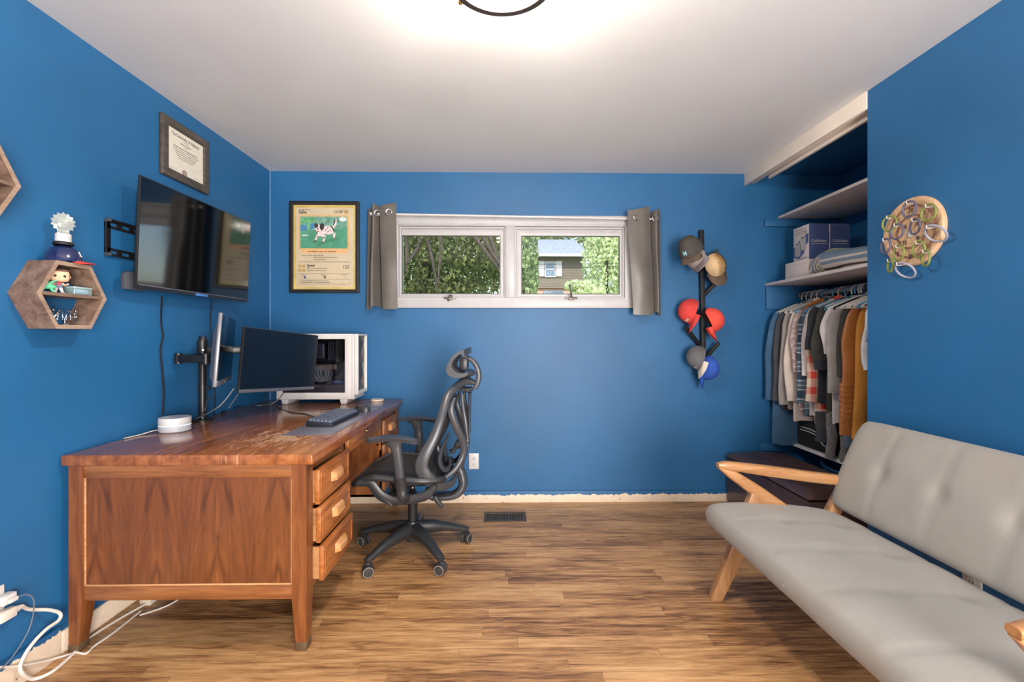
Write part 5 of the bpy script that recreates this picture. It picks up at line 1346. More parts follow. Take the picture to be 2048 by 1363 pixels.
def monitor(label, bl, br_, tl, mats, chin, shell, logo):
    c = (bl+br_)/2; t = thing('monitor', label, 'monitor', tuple(c), 0, 'computer monitors')
    d = (br_-bl).normalized(); up = tl-bl; H = up.length; up = (up-d*up.dot(d)).normalized(); nn = d.cross(up)
    M = axes(bl, d, up, nn); W_ = (br_-bl).length
    b = B(); box(b, 0, W_, 0, H, -.016, 0, .003, M=M); part('bezel', b, mats[0], t)
    b = B(); box(b, .004, W_-.004, chin, H-.004, 0, .001, M=M); part('screen', b, mats[1], t)
    b = B(); box(b, .001, W_-.001, .001, chin-.002, 0, .0022, .0008, M=M); ch_ = part('chin', b, mats[2], t)
    b = B(); box(b, .003, W_-.003, chin-.002, chin, 0, .0026, M=M); part('chin_trim', b, M_STEEL, t)
    b = B(); hexa(b, [M @ Vector(p) for p in ((.06, .04, -.016-shell), (W_-.06, .04, -.016-shell), (W_-.02, .01, -.015), (.02, .01, -.015), (.06, H*.72, -.016-shell), (W_-.06, H*.72, -.016-shell), (W_-.02, H-.02, -.015), (.02, H-.02, -.015))], .004); part('back_shell', b, mats[0], t)
    b = B(); box(b, W_/2-.05, W_/2+.05, H*.45-.05, H*.45+.05, -.016-shell-.012, -.016-shell, .003, M=M); part('mount_plate', b, M_BLK, t)
    b = B(); text_bm(b, logo, .013, M @ Matrix.Translation((W_/2, chin*.25, .0024)), 'CENTER', .0002, .0003); part('logo', b, M_GREYBEZ, ch_)
    return M, W_
MA, WA = monitor('edge-on monitor turned sideways between the pole and the main monitor', pY(432.5, 774, 2.06), pY(462, 759, 2.56), pY(444, 624.5, 2.06), (M_GREYBEZ, M_SCREEN, M_GREYBEZ), .026, .022, 'hp')
MBm, WBm = monitor('large black monitor in front of the white computer', pY(477, 786, 2.36), pY(628, 778, 2.93), pY(482, 652, 2.36), (M_BEZEL, M_SCREENM, M_GREYBEZ), .020, .020, 'acer')
# ---------------------------------------------------------------- white computer tower, seen from its glass side
tx0, tx1, ty0, ty1, tz0, tz1 = -1.545, -1.010, 3.105, 3.325, ZD+.032, 1.245
t = thing('computer_tower', 'white computer tower with dark glass side panel behind the monitor', 'computer', ((tx0+tx1)/2, (ty0+ty1)/2, ZD))
MY = axes((0, 0, 0), (1, 0, 0), (0, 0, 1), (0, -1, 0))
prof = [(tx0, tz0), (tx1-.020, tz0), (tx1+.015, tz0+.035), (tx1+.015, tz1-.010), (tx1+.004, tz1), (tx0, tz1)]
def inset(pr, ix, iz): 
    cx = sum(p[0] for p in pr)/len(pr); cz = sum(p[1] for p in pr)/len(pr)
    return [(p[0]+(ix if p[0] < cx else -ix), p[1]+(iz if p[1] < cz else -iz)) for p in pr]
b = B(); frame2d(b, [(tx0, tz0), (tx1-.03, tz0), (tx1-.03, tz1), (tx0, tz1)], [(tx0+.04, tz0+.045), (tx1-.075, tz0+.045), (tx1-.075, tz1-.036), (tx0+.04, tz1-.036)], -(ty0+.012), -ty0, MY, .002); part('side_frame', b, M_WHITEP, t)
b = B(); box(b, tx0, tx1-.03, ty0+.012, ty1, tz1-.012, tz1, .002); box(b, tx0, tx1-.03, ty0+.012, ty1, tz0, tz0+.012, .002); box(b, tx0, tx0+.012, ty0+.012, ty1, tz0+.012, tz1-.012); box(b, tx0+.012, tx1-.03, ty1-.012, ty1, tz0+.012, tz1-.012); part('case_shell', b, M_WHITEP, t)
b = B(); box(b, tx0+.013, tx1-.045, ty1-.05, ty1-.045, tz0+.10, tz1-.02); box(b, tx0+.013, tx1-.045, ty0+.03, ty1-.05, tz0+.098, tz0+.103); box(b, tx1-.050, tx1-.045, ty0+.03, ty1-.013, tz0+.013, tz1-.013); part('inner_tray', b, hue('dark_case_interior', (52, 50, 52), .6), t)
b = B(); box(b, tx0+.013, tx1-.051, ty0+.032, ty0+.036, tz0+.013, tz0+.098); part('power_shroud', b, hue('shroud_grey', (88, 82, 80), .6), t)
b = B(); box(b, tx0+.041, tx1-.076, ty0+.003, ty0+.007, tz0+.046, tz1-.037); part('glass_panel', b, M_CGLASS, t)
# front: frame ring and folded mesh
b = B()
frame2d(b, rect(ty0, ty1, tz0, tz1), rect(ty0+.016, ty1-.016, tz0+.03, tz1-.016), tx1-.030, tx1-.012, axes((0, 0, 0), (0, 1, 0), (0, 0, 1), (1, 0, 0)), .002)
for y in (ty0+.0, ty1-.014):
    pass
frame2d(b, rect(ty0+.004, ty1-.001, tz0+.03, tz1), rect(ty0+.030, ty1-.014, tz0+.055, tz1-.014), tx1-.012, tx1+.012, axes((0, 0, 0), (0, 1, 0), (0, 0, 1), (1, 0, 0)), .004)
part('front_frame', b, M_WHITEP, t)
b = B(); rnd = random.Random(5)
hts = [[rnd.uniform(-.010, .014) for _ in range(4)] for _ in range(7)]
def fm(u, v):
    i = min(3, int(u*3+.5)); j = min(6, int(v*6+.5)); return Vector((tx1-.010+hts[j][i]*(1 if 0 < i < 3 else .2), ty0+.028+(ty1-ty0-.046)*i/3, tz0+.05+(tz1-tz0-.066)*j/6))
grid(b, fm, 3, 6, .002); part('front_mesh', b, simple('dark_bronze_mesh', (84, 76, 66), .3, metal=.5, var=.2, vs=40), t, ang=5)
for x in (tx0+.055, tx1-.085):
    b = B(); hexa(b, [(x-.018, ty0+.004, ZD), (x+.018, ty0+.004, ZD), (x+.018, ty1-.02, ZD), (x-.018, ty1-.02, ZD), (x-.026, ty0+.002, tz0), (x+.026, ty0+.002, tz0), (x+.026, ty1-.01, tz0), (x-.026, ty1-.01, tz0)], .003); part('foot', b, M_WHITEP, t)
# internals
b = B(); box(b, tx0+.05, tx1-.19, ty1-.060, ty1-.050, tz0+.14, tz1-.03); part('motherboard', b, hue('board_dark', (30, 30, 34), .5), t)
b = B(); box(b, tx0+.03, tx1-.15, ty0+.05, ty0+.17, tz0+.195, tz0+.235, .004); box(b, tx0+.03, tx1-.16, ty0+.046, ty0+.05, tz0+.215, tz0+.230); part('graphics_card', b, simple('brushed_card', (150, 132, 108), .3, metal=.6, var=.15, vs=30), t)
b = B(); box(b, tx1-.31, tx1-.24, ty0+.06, ty0+.17, tz0+.27, tz0+.38, .004)
for i in range(12): box(b, tx1-.312, tx1-.238, ty0+.052, ty0+.06, tz0+.275+i*.009, tz0+.279+i*.009)
part('cpu_cooler', b, M_STEEL, t)
b = B()
for k in range(4): box(b, tx1-.225+.012*k, tx1-.219+.012*k, ty0+.10, ty0+.165, tz0+.26, tz0+.39)
part('memory_module', b, M_GREYBEZ, t)
for k in range(3):
    b = B(); x = tx1-.21-.02*k; tube(b, [(x-.05, ty0+.055, tz0+.20), (x-.04, ty0+.045, tz0+.15), (x, ty0+.04, tz0+.125-.006*k), (x+.03, ty0+.05, tz0+.17), (x+.01, ty0+.06, tz0+.205)], .0035, 6, 5); part('inner_cable', b, hue('pale_psu_cable', (170, 164, 156), .5), t)
b = B(); box(b, tx1-.17, tx1-.11, ty0+.04, ty0+.10, tz0+.104, tz0+.122, .002); part('drive', b, hue('blue_grey_drive', (98, 116, 150), .4), t)
b = B(); box(b, tx1-.14, tx1-.13, ty0+.03, ty0+.16, tz0+.25, tz1-.03); part('fan_bracket', b, M_BLKM, t)
# ---------------------------------------------------------------- desk mat, keyboard, mouse, coaster, router
def dz(u, v, z=ZD): return pZ(u, v, z)
b = B(); pA, pB_, pC, pD = dz(542, 858), dz(660, 861), dz(748, 810), dz(625, 829)
m0 = [(-1.030, 2.125), (-.800, 2.125), (-.800, 2.93), (-1.030, 2.93)]
prism(b, m0, ZD+.0005, ZD+.003, None, .001)
solo('desk_mat', b, simple('translucent_grey_mat', (112, 110, 122), .28, var=.05, vs=20, coat=.3), 'long grey plastic desk mat under the keyboard and mouse', 'desk mat')
t = thing('keyboard', 'black mechanical keyboard on the grey desk mat', 'keyboard', (-.93, 2.5, ZD))
kd = Vector((.045, 1, 0)).normalized(); ks = Vector((kd.y, -kd.x, 0)); tiltv = Vector((0, 0, 1))
KM = axes((-.980, 2.315, ZD+.004), kd, -ks, (0, 0, 1))     # x along the length (away), y to the rear of the board (towards the wall)
KL, KW = .375, .135
KM = axes((-.868, 2.305, ZD+.004), kd, (ks*-1), (0, 0, 1))
b = B(); t_pts = [(0, 0, 0), (KL, 0, 0), (KL, KW, 0), (0, KW, 0), (0, 0, .018), (KL, 0, .018), (KL, KW, .028), (0, KW, .028)]
hexa(b, [KM @ Vector(p) for p in t_pts], .003); part('case', b, simple('keyboard_case', (30, 33, 40), .45, var=.05), t)
MK = simple('keycap', (92, 99, 116), .45, var=.05)
rows, cols = 6, 17
pw_ = (KW-.016)/rows
for r_ in range(rows):
    x = .009; y = .008+r_*pw_
    widths = [.0205]*cols
    if r_ == 0: widths = [.026, .026, .026, .118, .026, .026, .026]+[.0205]*4
    elif r_ == 1: widths = [.046]+[.0205]*10+[.053]+[.0205]*3
    elif r_ == 2: widths = [.036]+[.0205]*11+[.043]+[.0205]*3
    for wd in widths:
        if x+wd > KL-.006: break
        z = .018+.010*(y/KW); g = .0030
        b = B(); hexa(b, [KM @ Vector(p) for p in ((x+g/2, y+g/2, z), (x+wd-g/2, y+g/2, z), (x+wd-g/2, y+pw_-g/2, z+.0015), (x+g/2, y+pw_-g/2, z+.0015), (x+.0036, y+.003, z+.0110), (x+wd-.0036, y+.003, z+.0110), (x+wd-.0036, y+pw_-.0060, z+.0130), (x+.0036, y+pw_-.0060, z+.0130))])
        part('key', b, MK, t); x += wd
t = thing('computer_mouse', 'black computer mouse beside the keyboard on the desk mat', 'mouse', (-.86, 2.80, ZD))
mc = Vector((-.872, 2.795, ZD+.003)); md = Vector((-.96, .28, 0)).normalized(); ms = Vector((-md.y, md.x, 0))
b = B()
def mo(u, v):
    a = 2*PI*u; e = R(90)*v; k_ = math.cos(e)**.55 if v < 1 else 0
    return mc+md*(.056*math.cos(a)*k_-.004*v)+ms*(.031*math.sin(a)*k_*(1-.10*math.cos(a)))+Vector((0, 0, .036*math.sin(e)))
grid(b, mo, 28, 12); prism(b, [(mo(k/28, 0).x, mo(k/28, 0).y) for k in range(28)], mc.z-.002, mc.z+.001); part('shell', b, simple('mouse_plastic', (50, 50, 52), .35, var=.05), t, ang=70)
b = B(); cyl(b, mc+md*.030+Vector((0, 0, .028))-ms*.003, mc+md*.030+Vector((0, 0, .028))+ms*.003, .007); part('scroll_wheel', b, M_RUBBER, t)
b = B(); tube(b, [mc+md*.055+Vector((0, 0, .008)), mc+md*.09+Vector((0, .01, .004)), mc+md*.14+Vector((0, -.03, .003)), mc+md*.20+Vector((0, .02, .003)), mc+md*.27+Vector((0, -.06, .004))], .0018, 6, 6); part('cord', b, M_CABLEB, t)
b = B(); c_ = dz(759, 798); lathe(b, [(0, 0), (.044, 0), (.046, .004), (.044, .009), (.040, .007), (0, .006)], 32, Matrix.Translation((c_.x, 3.28, ZD))); solo('coaster', b, hue('white_stone_coaster', (222, 212, 198), .5), 'white round coaster at the far corner of the desk', 'coaster')
t = thing('wifi_puck', 'white round wifi router puck near the front left of the desk', 'router', (-1.603, 2.238, ZD))
Mw_ = Matrix.Translation((-1.603, 2.238, ZD)) @ Matrix.Diagonal((1.07, 1.07, 1.0, 1))
b = B(); lathe(b, [(0, .001), (.058, .001), (.062, .006), (.062, .031), (0, .031)], 48, Mw_); part('lower_shell', b, M_WIFI, t)
b = B(); lathe(b, [(0, .0305), (.0605, .0305), (.0605, .0345), (0, .0345)], 48, Mw_); part('light_ring', b, emit('pale_status_ring', (206, 224, 255), .9), t)
b = B(); lathe(b, [(0, .034), (.062, .034), (.0625, .064), (.060, .0685), (0, .0695)], 48, Mw_); part('upper_shell', b, M_WHITEP, t)
b = B(); tube(b, [(-1.66, 2.22, ZD+.012), (-1.675, 2.18, ZD+.010), (-1.69, 2.13, ZD+.004), (-1.70, 2.06, ZD+.005)], .0025, 6, 5); part('cord', b, M_CABLEW, t)
# loose cables at the back of the desk
cable([pY(468, 776, 2.42), pY(450, 800, 2.40), pY(430, 818, 2.38), dz(384, 842)+Vector((0, 0, .004)), (-1.67, 2.335, ZD+.005), (-1.70, 2.36, ZD+.005)], .0032, M_CABLEG, 'grey cable curving from the sideways monitor down to the desk')
cable([pY(432, 789, 2.45), pY(415, 800, 2.44), pY(408, 822, 2.42), (-1.66, 2.42, ZD+.006)], .0026, M_CABLEB, 'short black cable drooping beside the stand pole')
cable([pY(567, 786, 2.62), pY(545, 806, 2.60), pY(500, 812, 2.56), dz(465, 816)+Vector((0, 0, .006)), dz(440, 828)+Vector((0, 0, .004))], .0032, M_CABLEB, 'dark cable lying along the back of the desk behind the monitor')
cable([pY(476, 788, 2.46), pY(466, 803, 2.48), pY(457, 816, 2.50)], .0028, M_CABLEG, 'short grey cable hanging from the main monitor corner')
cable([pY(535, 786, 2.64), pY(529, 800, 2.66), pY(548, 808, 2.70), dz(560, 818)+Vector((0, 0, .003)), dz(585, 825)+Vector((0, 0, .003)), dz(615, 829)+Vector((0, 0, .003)), (-.985, 2.44, ZD+.012)], .0024, M_CABLEB, 'thin black keyboard cable snaking over the desk to the keyboard')
# ---------------------------------------------------------------- cap rack with pegs and seven caps
RY = 3.338
t = thing('cap_rack', 'black upright cap rack with angled pegs on the far wall', 'hat rack', (1.452, YB, 1.03))
pt, pb2 = pY(1402.5, 460, RY), pY(1407, 742, RY)
b = B(); hexa(b, [(pb2.x-.0155, RY-.014, pb2.z), (pb2.x+.0155, RY-.014, pb2.z), (pb2.x+.0155, RY+.014, pb2.z), (pb2.x-.0155, RY+.014, pb2.z), (pt.x-.0155, RY-.014, pt.z), (pt.x+.0155, RY-.014, pt.z), (pt.x+.0155, RY+.014, pt.z), (pt.x-.0155, RY+.014, pt.z)], .002); part('post', b, M_BLKM, t)
b = B(); box(b, pt.x-.005, pt.x+.005, RY+.012, YB, 1.94, 1.97); box(b, pb2.x-.008, pb2.x+.002, RY+.012, YB, 1.15, 1.18); part('wall_spacer', b, M_BLKM, t)
def peg(u0, v0, u1, v1, y1=3.265):
    p0, p1 = pY(u0, v0, RY), pY(u1, v1, y1); d = (p1-p0).normalized(); s = Vector((0, 1, 0)); s = (s-d*s.dot(d)).normalized(); n = d.cross(s)
    b = B(); box(b, 0, (p1-p0).length, -.011, .011, -.012, .012, .002, M=axes(p0, d, s, n)); part('peg', b, M_BLKM, t)
for a in ((1404, 532, 1436, 500), (1406, 592, 1440, 557), (1402, 632, 1380, 605), (1400, 690, 1372, 655), (1406, 722, 1438, 685), (1402, 545, 1378, 512)): peg(*a)
def cap(label, u, v, y, up, front, mat, brim_mat, lining, sc=1.0, logo=None, crush=0.0, brim_len=.070):
    o = pY(u, v, y); up = Vector(up).normalized(); fr = Vector(front); fr = (fr-up*fr.dot(up)).normalized(); rt = fr.cross(up)
    M = axes(o, rt, fr, up) @ Matrix.Scale(sc, 4)
    t = thing('baseball_hat', label, 'hat', tuple(o), 0, 'caps on the rack')
    rx, ry, h = .076, .094, .112
    def dome(u_, v_, k=1.0, off=0.0):
        a = 2*PI*u_; e = R(90)*v_
        ce, se = math.cos(e)**.80 if v_ < 1 else 0, math.sin(e)
        x, y_ = (rx-off)*ce*math.cos(a), (ry-off)*ce*math.sin(a)
        z = (h-off)*se**.95
        if y_ > 0: y_ *= 1+.10*se*ce
        else: z *= 1
        # open arch at the back
        if math.sin(a) < -.80 and v_ < .4: z += .030*(1-v_/.4)*min(1, (-math.sin(a)-.80)/.12)
        n_ = noise.noise(Vector((x*14+u*.1, y_*14, z*14)))*crush
        q = 1+n_/.1
        return M @ Vector((x*q, y_*q, z))
    b = B(); grid(b, lambda a, c: dome(a, c), 36, 14); part('crown', b, mat, t, ang=70)
    b = B(); grid(b, lambda a, c: dome(a, c, 1, .003), 36, 14); part('lining', b, lining, t, ang=70)
    b = B()
    for k in range(3): tube(b, [dome(k/6, c/12) for c in range(13)]+[dome(k/6+.5, 1-c/12) for c in range(1, 13)], .0009, 5)
    ball(b, dome(0, 1), .006*sc, .006*sc, .004*sc); part('seam', b, mat, t)
    def brim(u_, v_):
        a = R(28+124*u_); x, y_ = rx*math.cos(a), ry*math.sin(a)
        w_ = 2*u_-1; L = brim_len*(1-abs(w_)**3.2)**.5 if abs(w_) < 1 else 0
        return M @ Vector((x*(1+.02*v_), y_+L*v_, .003-.022*w_*w_*v_*1.2-.010*v_))
    b = B(); grid(b, brim, 24, 8, .0030*sc); part('brim', b, brim_mat, t, ang=70)
    b = B(); tube(b, [brim(i/24, 1) for i in range(25)], .0014*sc, 6); part('brim_edge', b, brim_mat, t)
    if logo:
        s, size, lm, dx = logo
        b = B(); tt = B(); text_bm(tt, s, size, Matrix.Identity(4), 'CENTER', .0006, .0006)
        for vv in tt.verts:
            ang = R(90)+(vv.co.x+dx)/ry; vv_ = .14+vv.co.y/h*.62
            p = dome(ang/(2*PI), vv_); n = (p-(M @ Vector((0, 0, .03)))).normalized(); vv.co = p+n*(.0012+vv.co.z)
        merge(b, tt); part('logo', b, lm, t)
    return t
K1 = simple('charcoal_cap_cloth', (72, 68, 64), .85, var=.08, bump=.15, bs=200); K1b = simple('faded_brown_brim', (98, 82, 68), .85, var=.12)
K2 = simple('light_grey_cap_cloth', (160, 150, 148), .85, var=.06, bump=.15, bs=200); KR = simple('faded_red_cap_cloth', (206, 62, 56), .85, var=.08, bump=.15, bs=200); KR2 = simple('coral_red_cap_cloth', (226, 76, 62), .85, var=.08, bump=.15, bs=200)
K3 = simple('olive_brown_cap_cloth', (92, 76, 64), .85, var=.12); KT = simple('tan_cap_lining', (206, 182, 146), .8, var=.06)
K6 = simple('mid_grey_cap_cloth', (98, 97, 100), .85, var=.10, bump=.15, bs=200); KWb = simple('off_white_brim', (214, 202, 186), .8, var=.06); KB = simple('royal_blue_cap_cloth', (44, 84, 176), .85, var=.08, bump=.15, bs=200)
LD = simple('dark_cap_lining', (34, 32, 34), .9); LT = hue('logo_teal_white', (150, 200, 216), .5)
cap('light grey cap hanging brim down under the charcoal cap', 1394, 518, 3.235, (-.80, -.15, .55), (.52, -.40, -.74), K2, K2, LD, .98, ('A', .032, M_WHITEP, .025))
cap('charcoal cap with a white M emblem at the top left of the rack', 1384, 504, 3.150, (-.52, -.30, .80), (-.42, -.62, -.62), K1, K1b, LD, 1.06, ('M', .044, LT, -.016), brim_len=.060)
cap('olive-brown cap hanging open so its tan lining shows, top right of the rack', 1430, 530, 3.20, (.62, .74, .30), (.34, .02, -.94), K3, K3, KT, .92)
cap('faded red cap hanging on the left peg with a white script emblem', 1388, 624, 3.260, (-.92, .16, .34), (-.16, -.34, -.94), KR, KR, LD, .98, ('list', .034, M_WHITEP, .026))
cap('crumpled coral red cap hanging on the right peg', 1417, 642, 3.255, (.88, -.26, .42), (.44, -.12, -.90), KR2, KR2, LD, .94, None, .010)
cap('royal blue cap at the bottom right of the rack', 1407, 735, 3.280, (.92, -.36, .02), (-.02, -.20, -.98), KB, KB, LD, .94, None, .004)
cap('grey cap with off-white brim at the bottom left of the rack', 1403, 716, 3.235, (-.92, .10, .26), (-.02, -.32, -.95), K6, KWb, LD, .92, ('O', .028, M_WHITEP, .016), .006)
# ---------------------------------------------------------------- closet rod, hangers and clothes
XH, ZR = 2.21, 1.530
t = thing('closet_rod', 'grey metal closet rod holding the hangers', 'closet rod', (XH, 2.55, ZR))
b = B(); cyl(b, (XH, 1.705, ZR), (XH, YB-.022, ZR), .0155, seg=20); part('rod', b, simple('grey_painted_rod', (158, 156, 160), .35, metal=.2), t)
b = B(); lathe(b, [(0, 0), (.030, 0), (.030, .008), (.022, .014), (.0155, .014)], 24, axes((XH, YB-.0205, ZR), (1, 0, 0), (0, 0, 1), (0, -1, 0))); part('socket', b, M_GREYBEZ, t)
def plaid(name, base, c2, c3, sx=9.0, sz=11.0, thin=None):
    t = NT(name); xyz = t.sep(t.coords()); 
    def band(s, f, w0, off=0.0): return t.math('LESS_THAN', t.math('FRACT', t.math('ADD', t.math('MULTIPLY', s, f), off+20.0)), w0)
    hx, hz = band(xyz[0], sx, .45), band(xyz[2], sz, .45)
    c = t.mix(t.math('MULTIPLY', hx, .6), base, c2); c = t.mix(t.math('MULTIPLY', hz, .6), c, c2)
    c = t.mix(t.math('MULTIPLY', t.math('MULTIPLY', hx, hz), .9), c, c3)
    if thin: 
        l = t.math('MAXIMUM', band(xyz[2], sz*2, .10, .2), band(xyz[2], sz, .05, .35)); c = t.mix(t.math('MULTIPLY', l, .8), c, thin)
    t.color(c); t.set(Roughness=.9); return t.m
FB = lambda n, c, v=.07: simple(n, c, .9, var=v, vs=9, bump=.15, bs=160)
G_CHAR = FB('charcoal_wool', (66, 66, 72)); G_GREY = FB('light_grey_wool', (148, 142, 138)); G_CREAM = FB('cream_cotton', (212, 198, 188)); G_PAIS = simple('paisley_shirt', (168, 150, 148), .9, var=.30, vs=55)
G_PLB = plaid('blue_grey_plaid', (96, 116, 130), (64, 88, 106), (44, 62, 82), 12, 8, (206, 204, 196)); G_PLR = plaid('red_white_plaid', (214, 196, 178), (196, 96, 82), (204, 58, 46), 13, 10)
G_NAVY = FB('black_navy_jersey', (36, 38, 46)); G_OLIVE = FB('dark_olive_nylon', (54, 54, 50), .14); G_LG = FB('pale_grey_knit', (156, 152, 150)); G_WH = FB('white_cotton', (206, 200, 200)); G_DG = FB('dark_grey_cotton', (60, 58, 58))
G_LEA = simple('tan_leather_jacket', (166, 104, 54), .42, var=.10, vs=8, bump=.1, bs=60); G_MUS = FB('mustard_fleece', (184, 124, 50)); G_BLUE = FB('steel_blue_fleece', (58, 92, 124)); G_JER = FB('white_jersey', (214, 214, 216), .03); G_ORG = FB('orange_jersey', (206, 92, 58)); G_ROY = FB('royal_blue_jersey', (48, 78, 152)); G_BLK = FB('black_cloth', (28, 28, 30))
G_SPK = simple('black_white_speckled_knit', (80, 78, 78), .9, var=.95, vs=260); G_DEN = FB('folded_denim', (92, 98, 132), .12); G_BUR = FB('burgundy_cloth', (118, 32, 38)); G_TEAL = FB('blue_grey_cloth', (96, 110, 130))
def garment(name, cat, label, y, mat, zb, zs=1.385, hw=.205, th=.017, sleeve=None, sl_mat=None, sl_w=.050, xo=0.0, rot=0.0, seed=1, flare=.0, collar=None, out=.045, cuff=None, grp='clothes on the closet rod', topz=1.47):
    t = thing(name, label, cat, (XH+xo, y, zb), 0, grp)
    cr, sr = math.cos(R(rot)), math.sin(R(rot))
    def Pt(x, yy, z): return Vector((XH+xo+x*cr-yy*sr, y+x*sr+yy*cr, z))
    rings = []; N = 26
    levels = [(zb, hw+flare, th), (zb+.15*(zs-zb), hw+flare*.9, th), (zb+.4*(zs-zb), hw+flare*.5, th*1.05), (zb+.7*(zs-zb), hw, th*1.1), (zs-.03, hw, th), (zs+.012, hw-.012, th*.85), (zs+(topz-zs)*.55, hw*.55, th*.8), (topz, .062, th*.9), (topz+.006, .050, th*.7)]
    L2 = []
    for (a, c) in zip(levels[:-1], levels[1:]):
        k = 4 if a[0] < zs-.04 else 2
        for i in range(k):
            f_ = i/k; L2.append(tuple(a[j]*(1-f_)+c[j]*f_ for j in range(3)))
    L2.append(levels[-1])
    for z, w_, d in L2:
        amp = .007*max(0, min(1, (zs-z)/.5))
        rings.append([Pt(w_*math.copysign(abs(math.cos(2*PI*k/N))**.85, math.cos(2*PI*k/N)), d*math.sin(2*PI*k/N)+amp*noise.noise(Vector((math.cos(2*PI*k/N)*3.3*w_/.2+seed*7, z*1.4, seed)))*1.6, z+.006*math.sin(k*1.3+seed)*(1 if z == zb else 0)) for k in range(N)])
    b = B(); loft(b, rings); part('body', b, mat, t, ang=60)
    if sleeve:
        for s in (-1, 1):
            z1 = zs-sleeve; b = B(); n = 9; pts = []; ws = []; ts = []
            for i in range(n):
                f_ = i/(n-1); z = zs+.006-(sleeve+.006)*f_
                ox = hw-.030+out*min(1, f_*2.2)**.7+.010*math.sin(f_*5+seed)*f_
                pts.append(Pt(s*ox, -.004+.008*math.sin(f_*7+seed*2), z)); ws.append(sl_w*(1-.22*f_)*(.75 if i == 0 else 1)); ts.append((.016+.004*math.sin(i*2.1+seed))*(1 if sleeve > .3 else 1.1))
            sweep(b, pts, ws, ts, Pt(1, 0, 0)-Pt(0, 0, 0), 16, 3, 2.2)
            so = part('sleeve', b, sl_mat or mat, t, ang=60)
            if cuff:
                e = pts[-1]; b = B(); sweep(b, [e+Vector((0, 0, .055)), e+Vector((0, 0, -.004))], [ws[-1]*1.04]*2, [ts[-1]*1.12]*2, Pt(1, 0, 0)-Pt(0, 0, 0), 16, 0, 2.2); part('cuff', b, cuff, so)
    if collar:
        b = B()
        for s in (-1, 1): tube(b, [Pt(s*.055, -.004, topz+.002), Pt(s*.040, -.022, topz+.012), Pt(0, -.030, topz-.015)], [.012, .012, .007], 8, 4, flat=1.3)
        part('collar', b, collar, t)
    return t
def hanger(y, mat, label, wood_=False, rot=0.0):
    t = thing('clothes_hanger', label, 'hanger', (XH, y, 1.40), 0, 'hangers on the closet rod')
    hr = .0205; r = .0044
    hook = [(XH-.031, y, ZR-.036), (XH-.034, y, ZR-.012), (XH-.024, y, ZR+.012), (XH, y, ZR+hr), (XH+.022, y, ZR+.012), (XH+.030, y, ZR-.010), (XH+.018, y, ZR-.032), (XH, y, ZR-.050)]
    b = B(); tube(b, hook, .0020 if wood_ else r, 8, 4); part('hook', b, M_STEEL if wood_ else mat, t)
    b = B()
    if wood_: sweep(b, [(XH-.20, y, 1.405), (XH-.12, y, 1.452), (XH, y, ZR-.046), (XH+.12, y, 1.452), (XH+.20, y, 1.405)], [.010]*5, [.010, .014, .018, .014, .010], (0, 1, 0), 12, 4)
    else:
        tube(b, [(XH, y, ZR-.046), (XH-.10, y, 1.452), (XH-.205, y, 1.408), (XH-.218, y, 1.398), (XH-.205, y, 1.392), (XH, y, 1.392), (XH+.205, y, 1.392), (XH+.218, y, 1.398), (XH+.205, y, 1.408), (XH+.10, y, 1.452), (XH, y, ZR-.046)], r*1.15, 8, 3)
    part('shoulder_bar', b, mat, t)
    return t
H_W = simple('white_plastic_hanger', (222, 216, 210), .35, var=.02); H_B = simple('blue_plastic_hanger', (92, 158, 192), .35, var=.02); H_K = simple('black_plastic_hanger', (40, 38, 42), .4); H_O = wood('wooden_hanger', (130, 72, 34), (172, 104, 54), (192, 126, 70), axis=0, rough=.35)
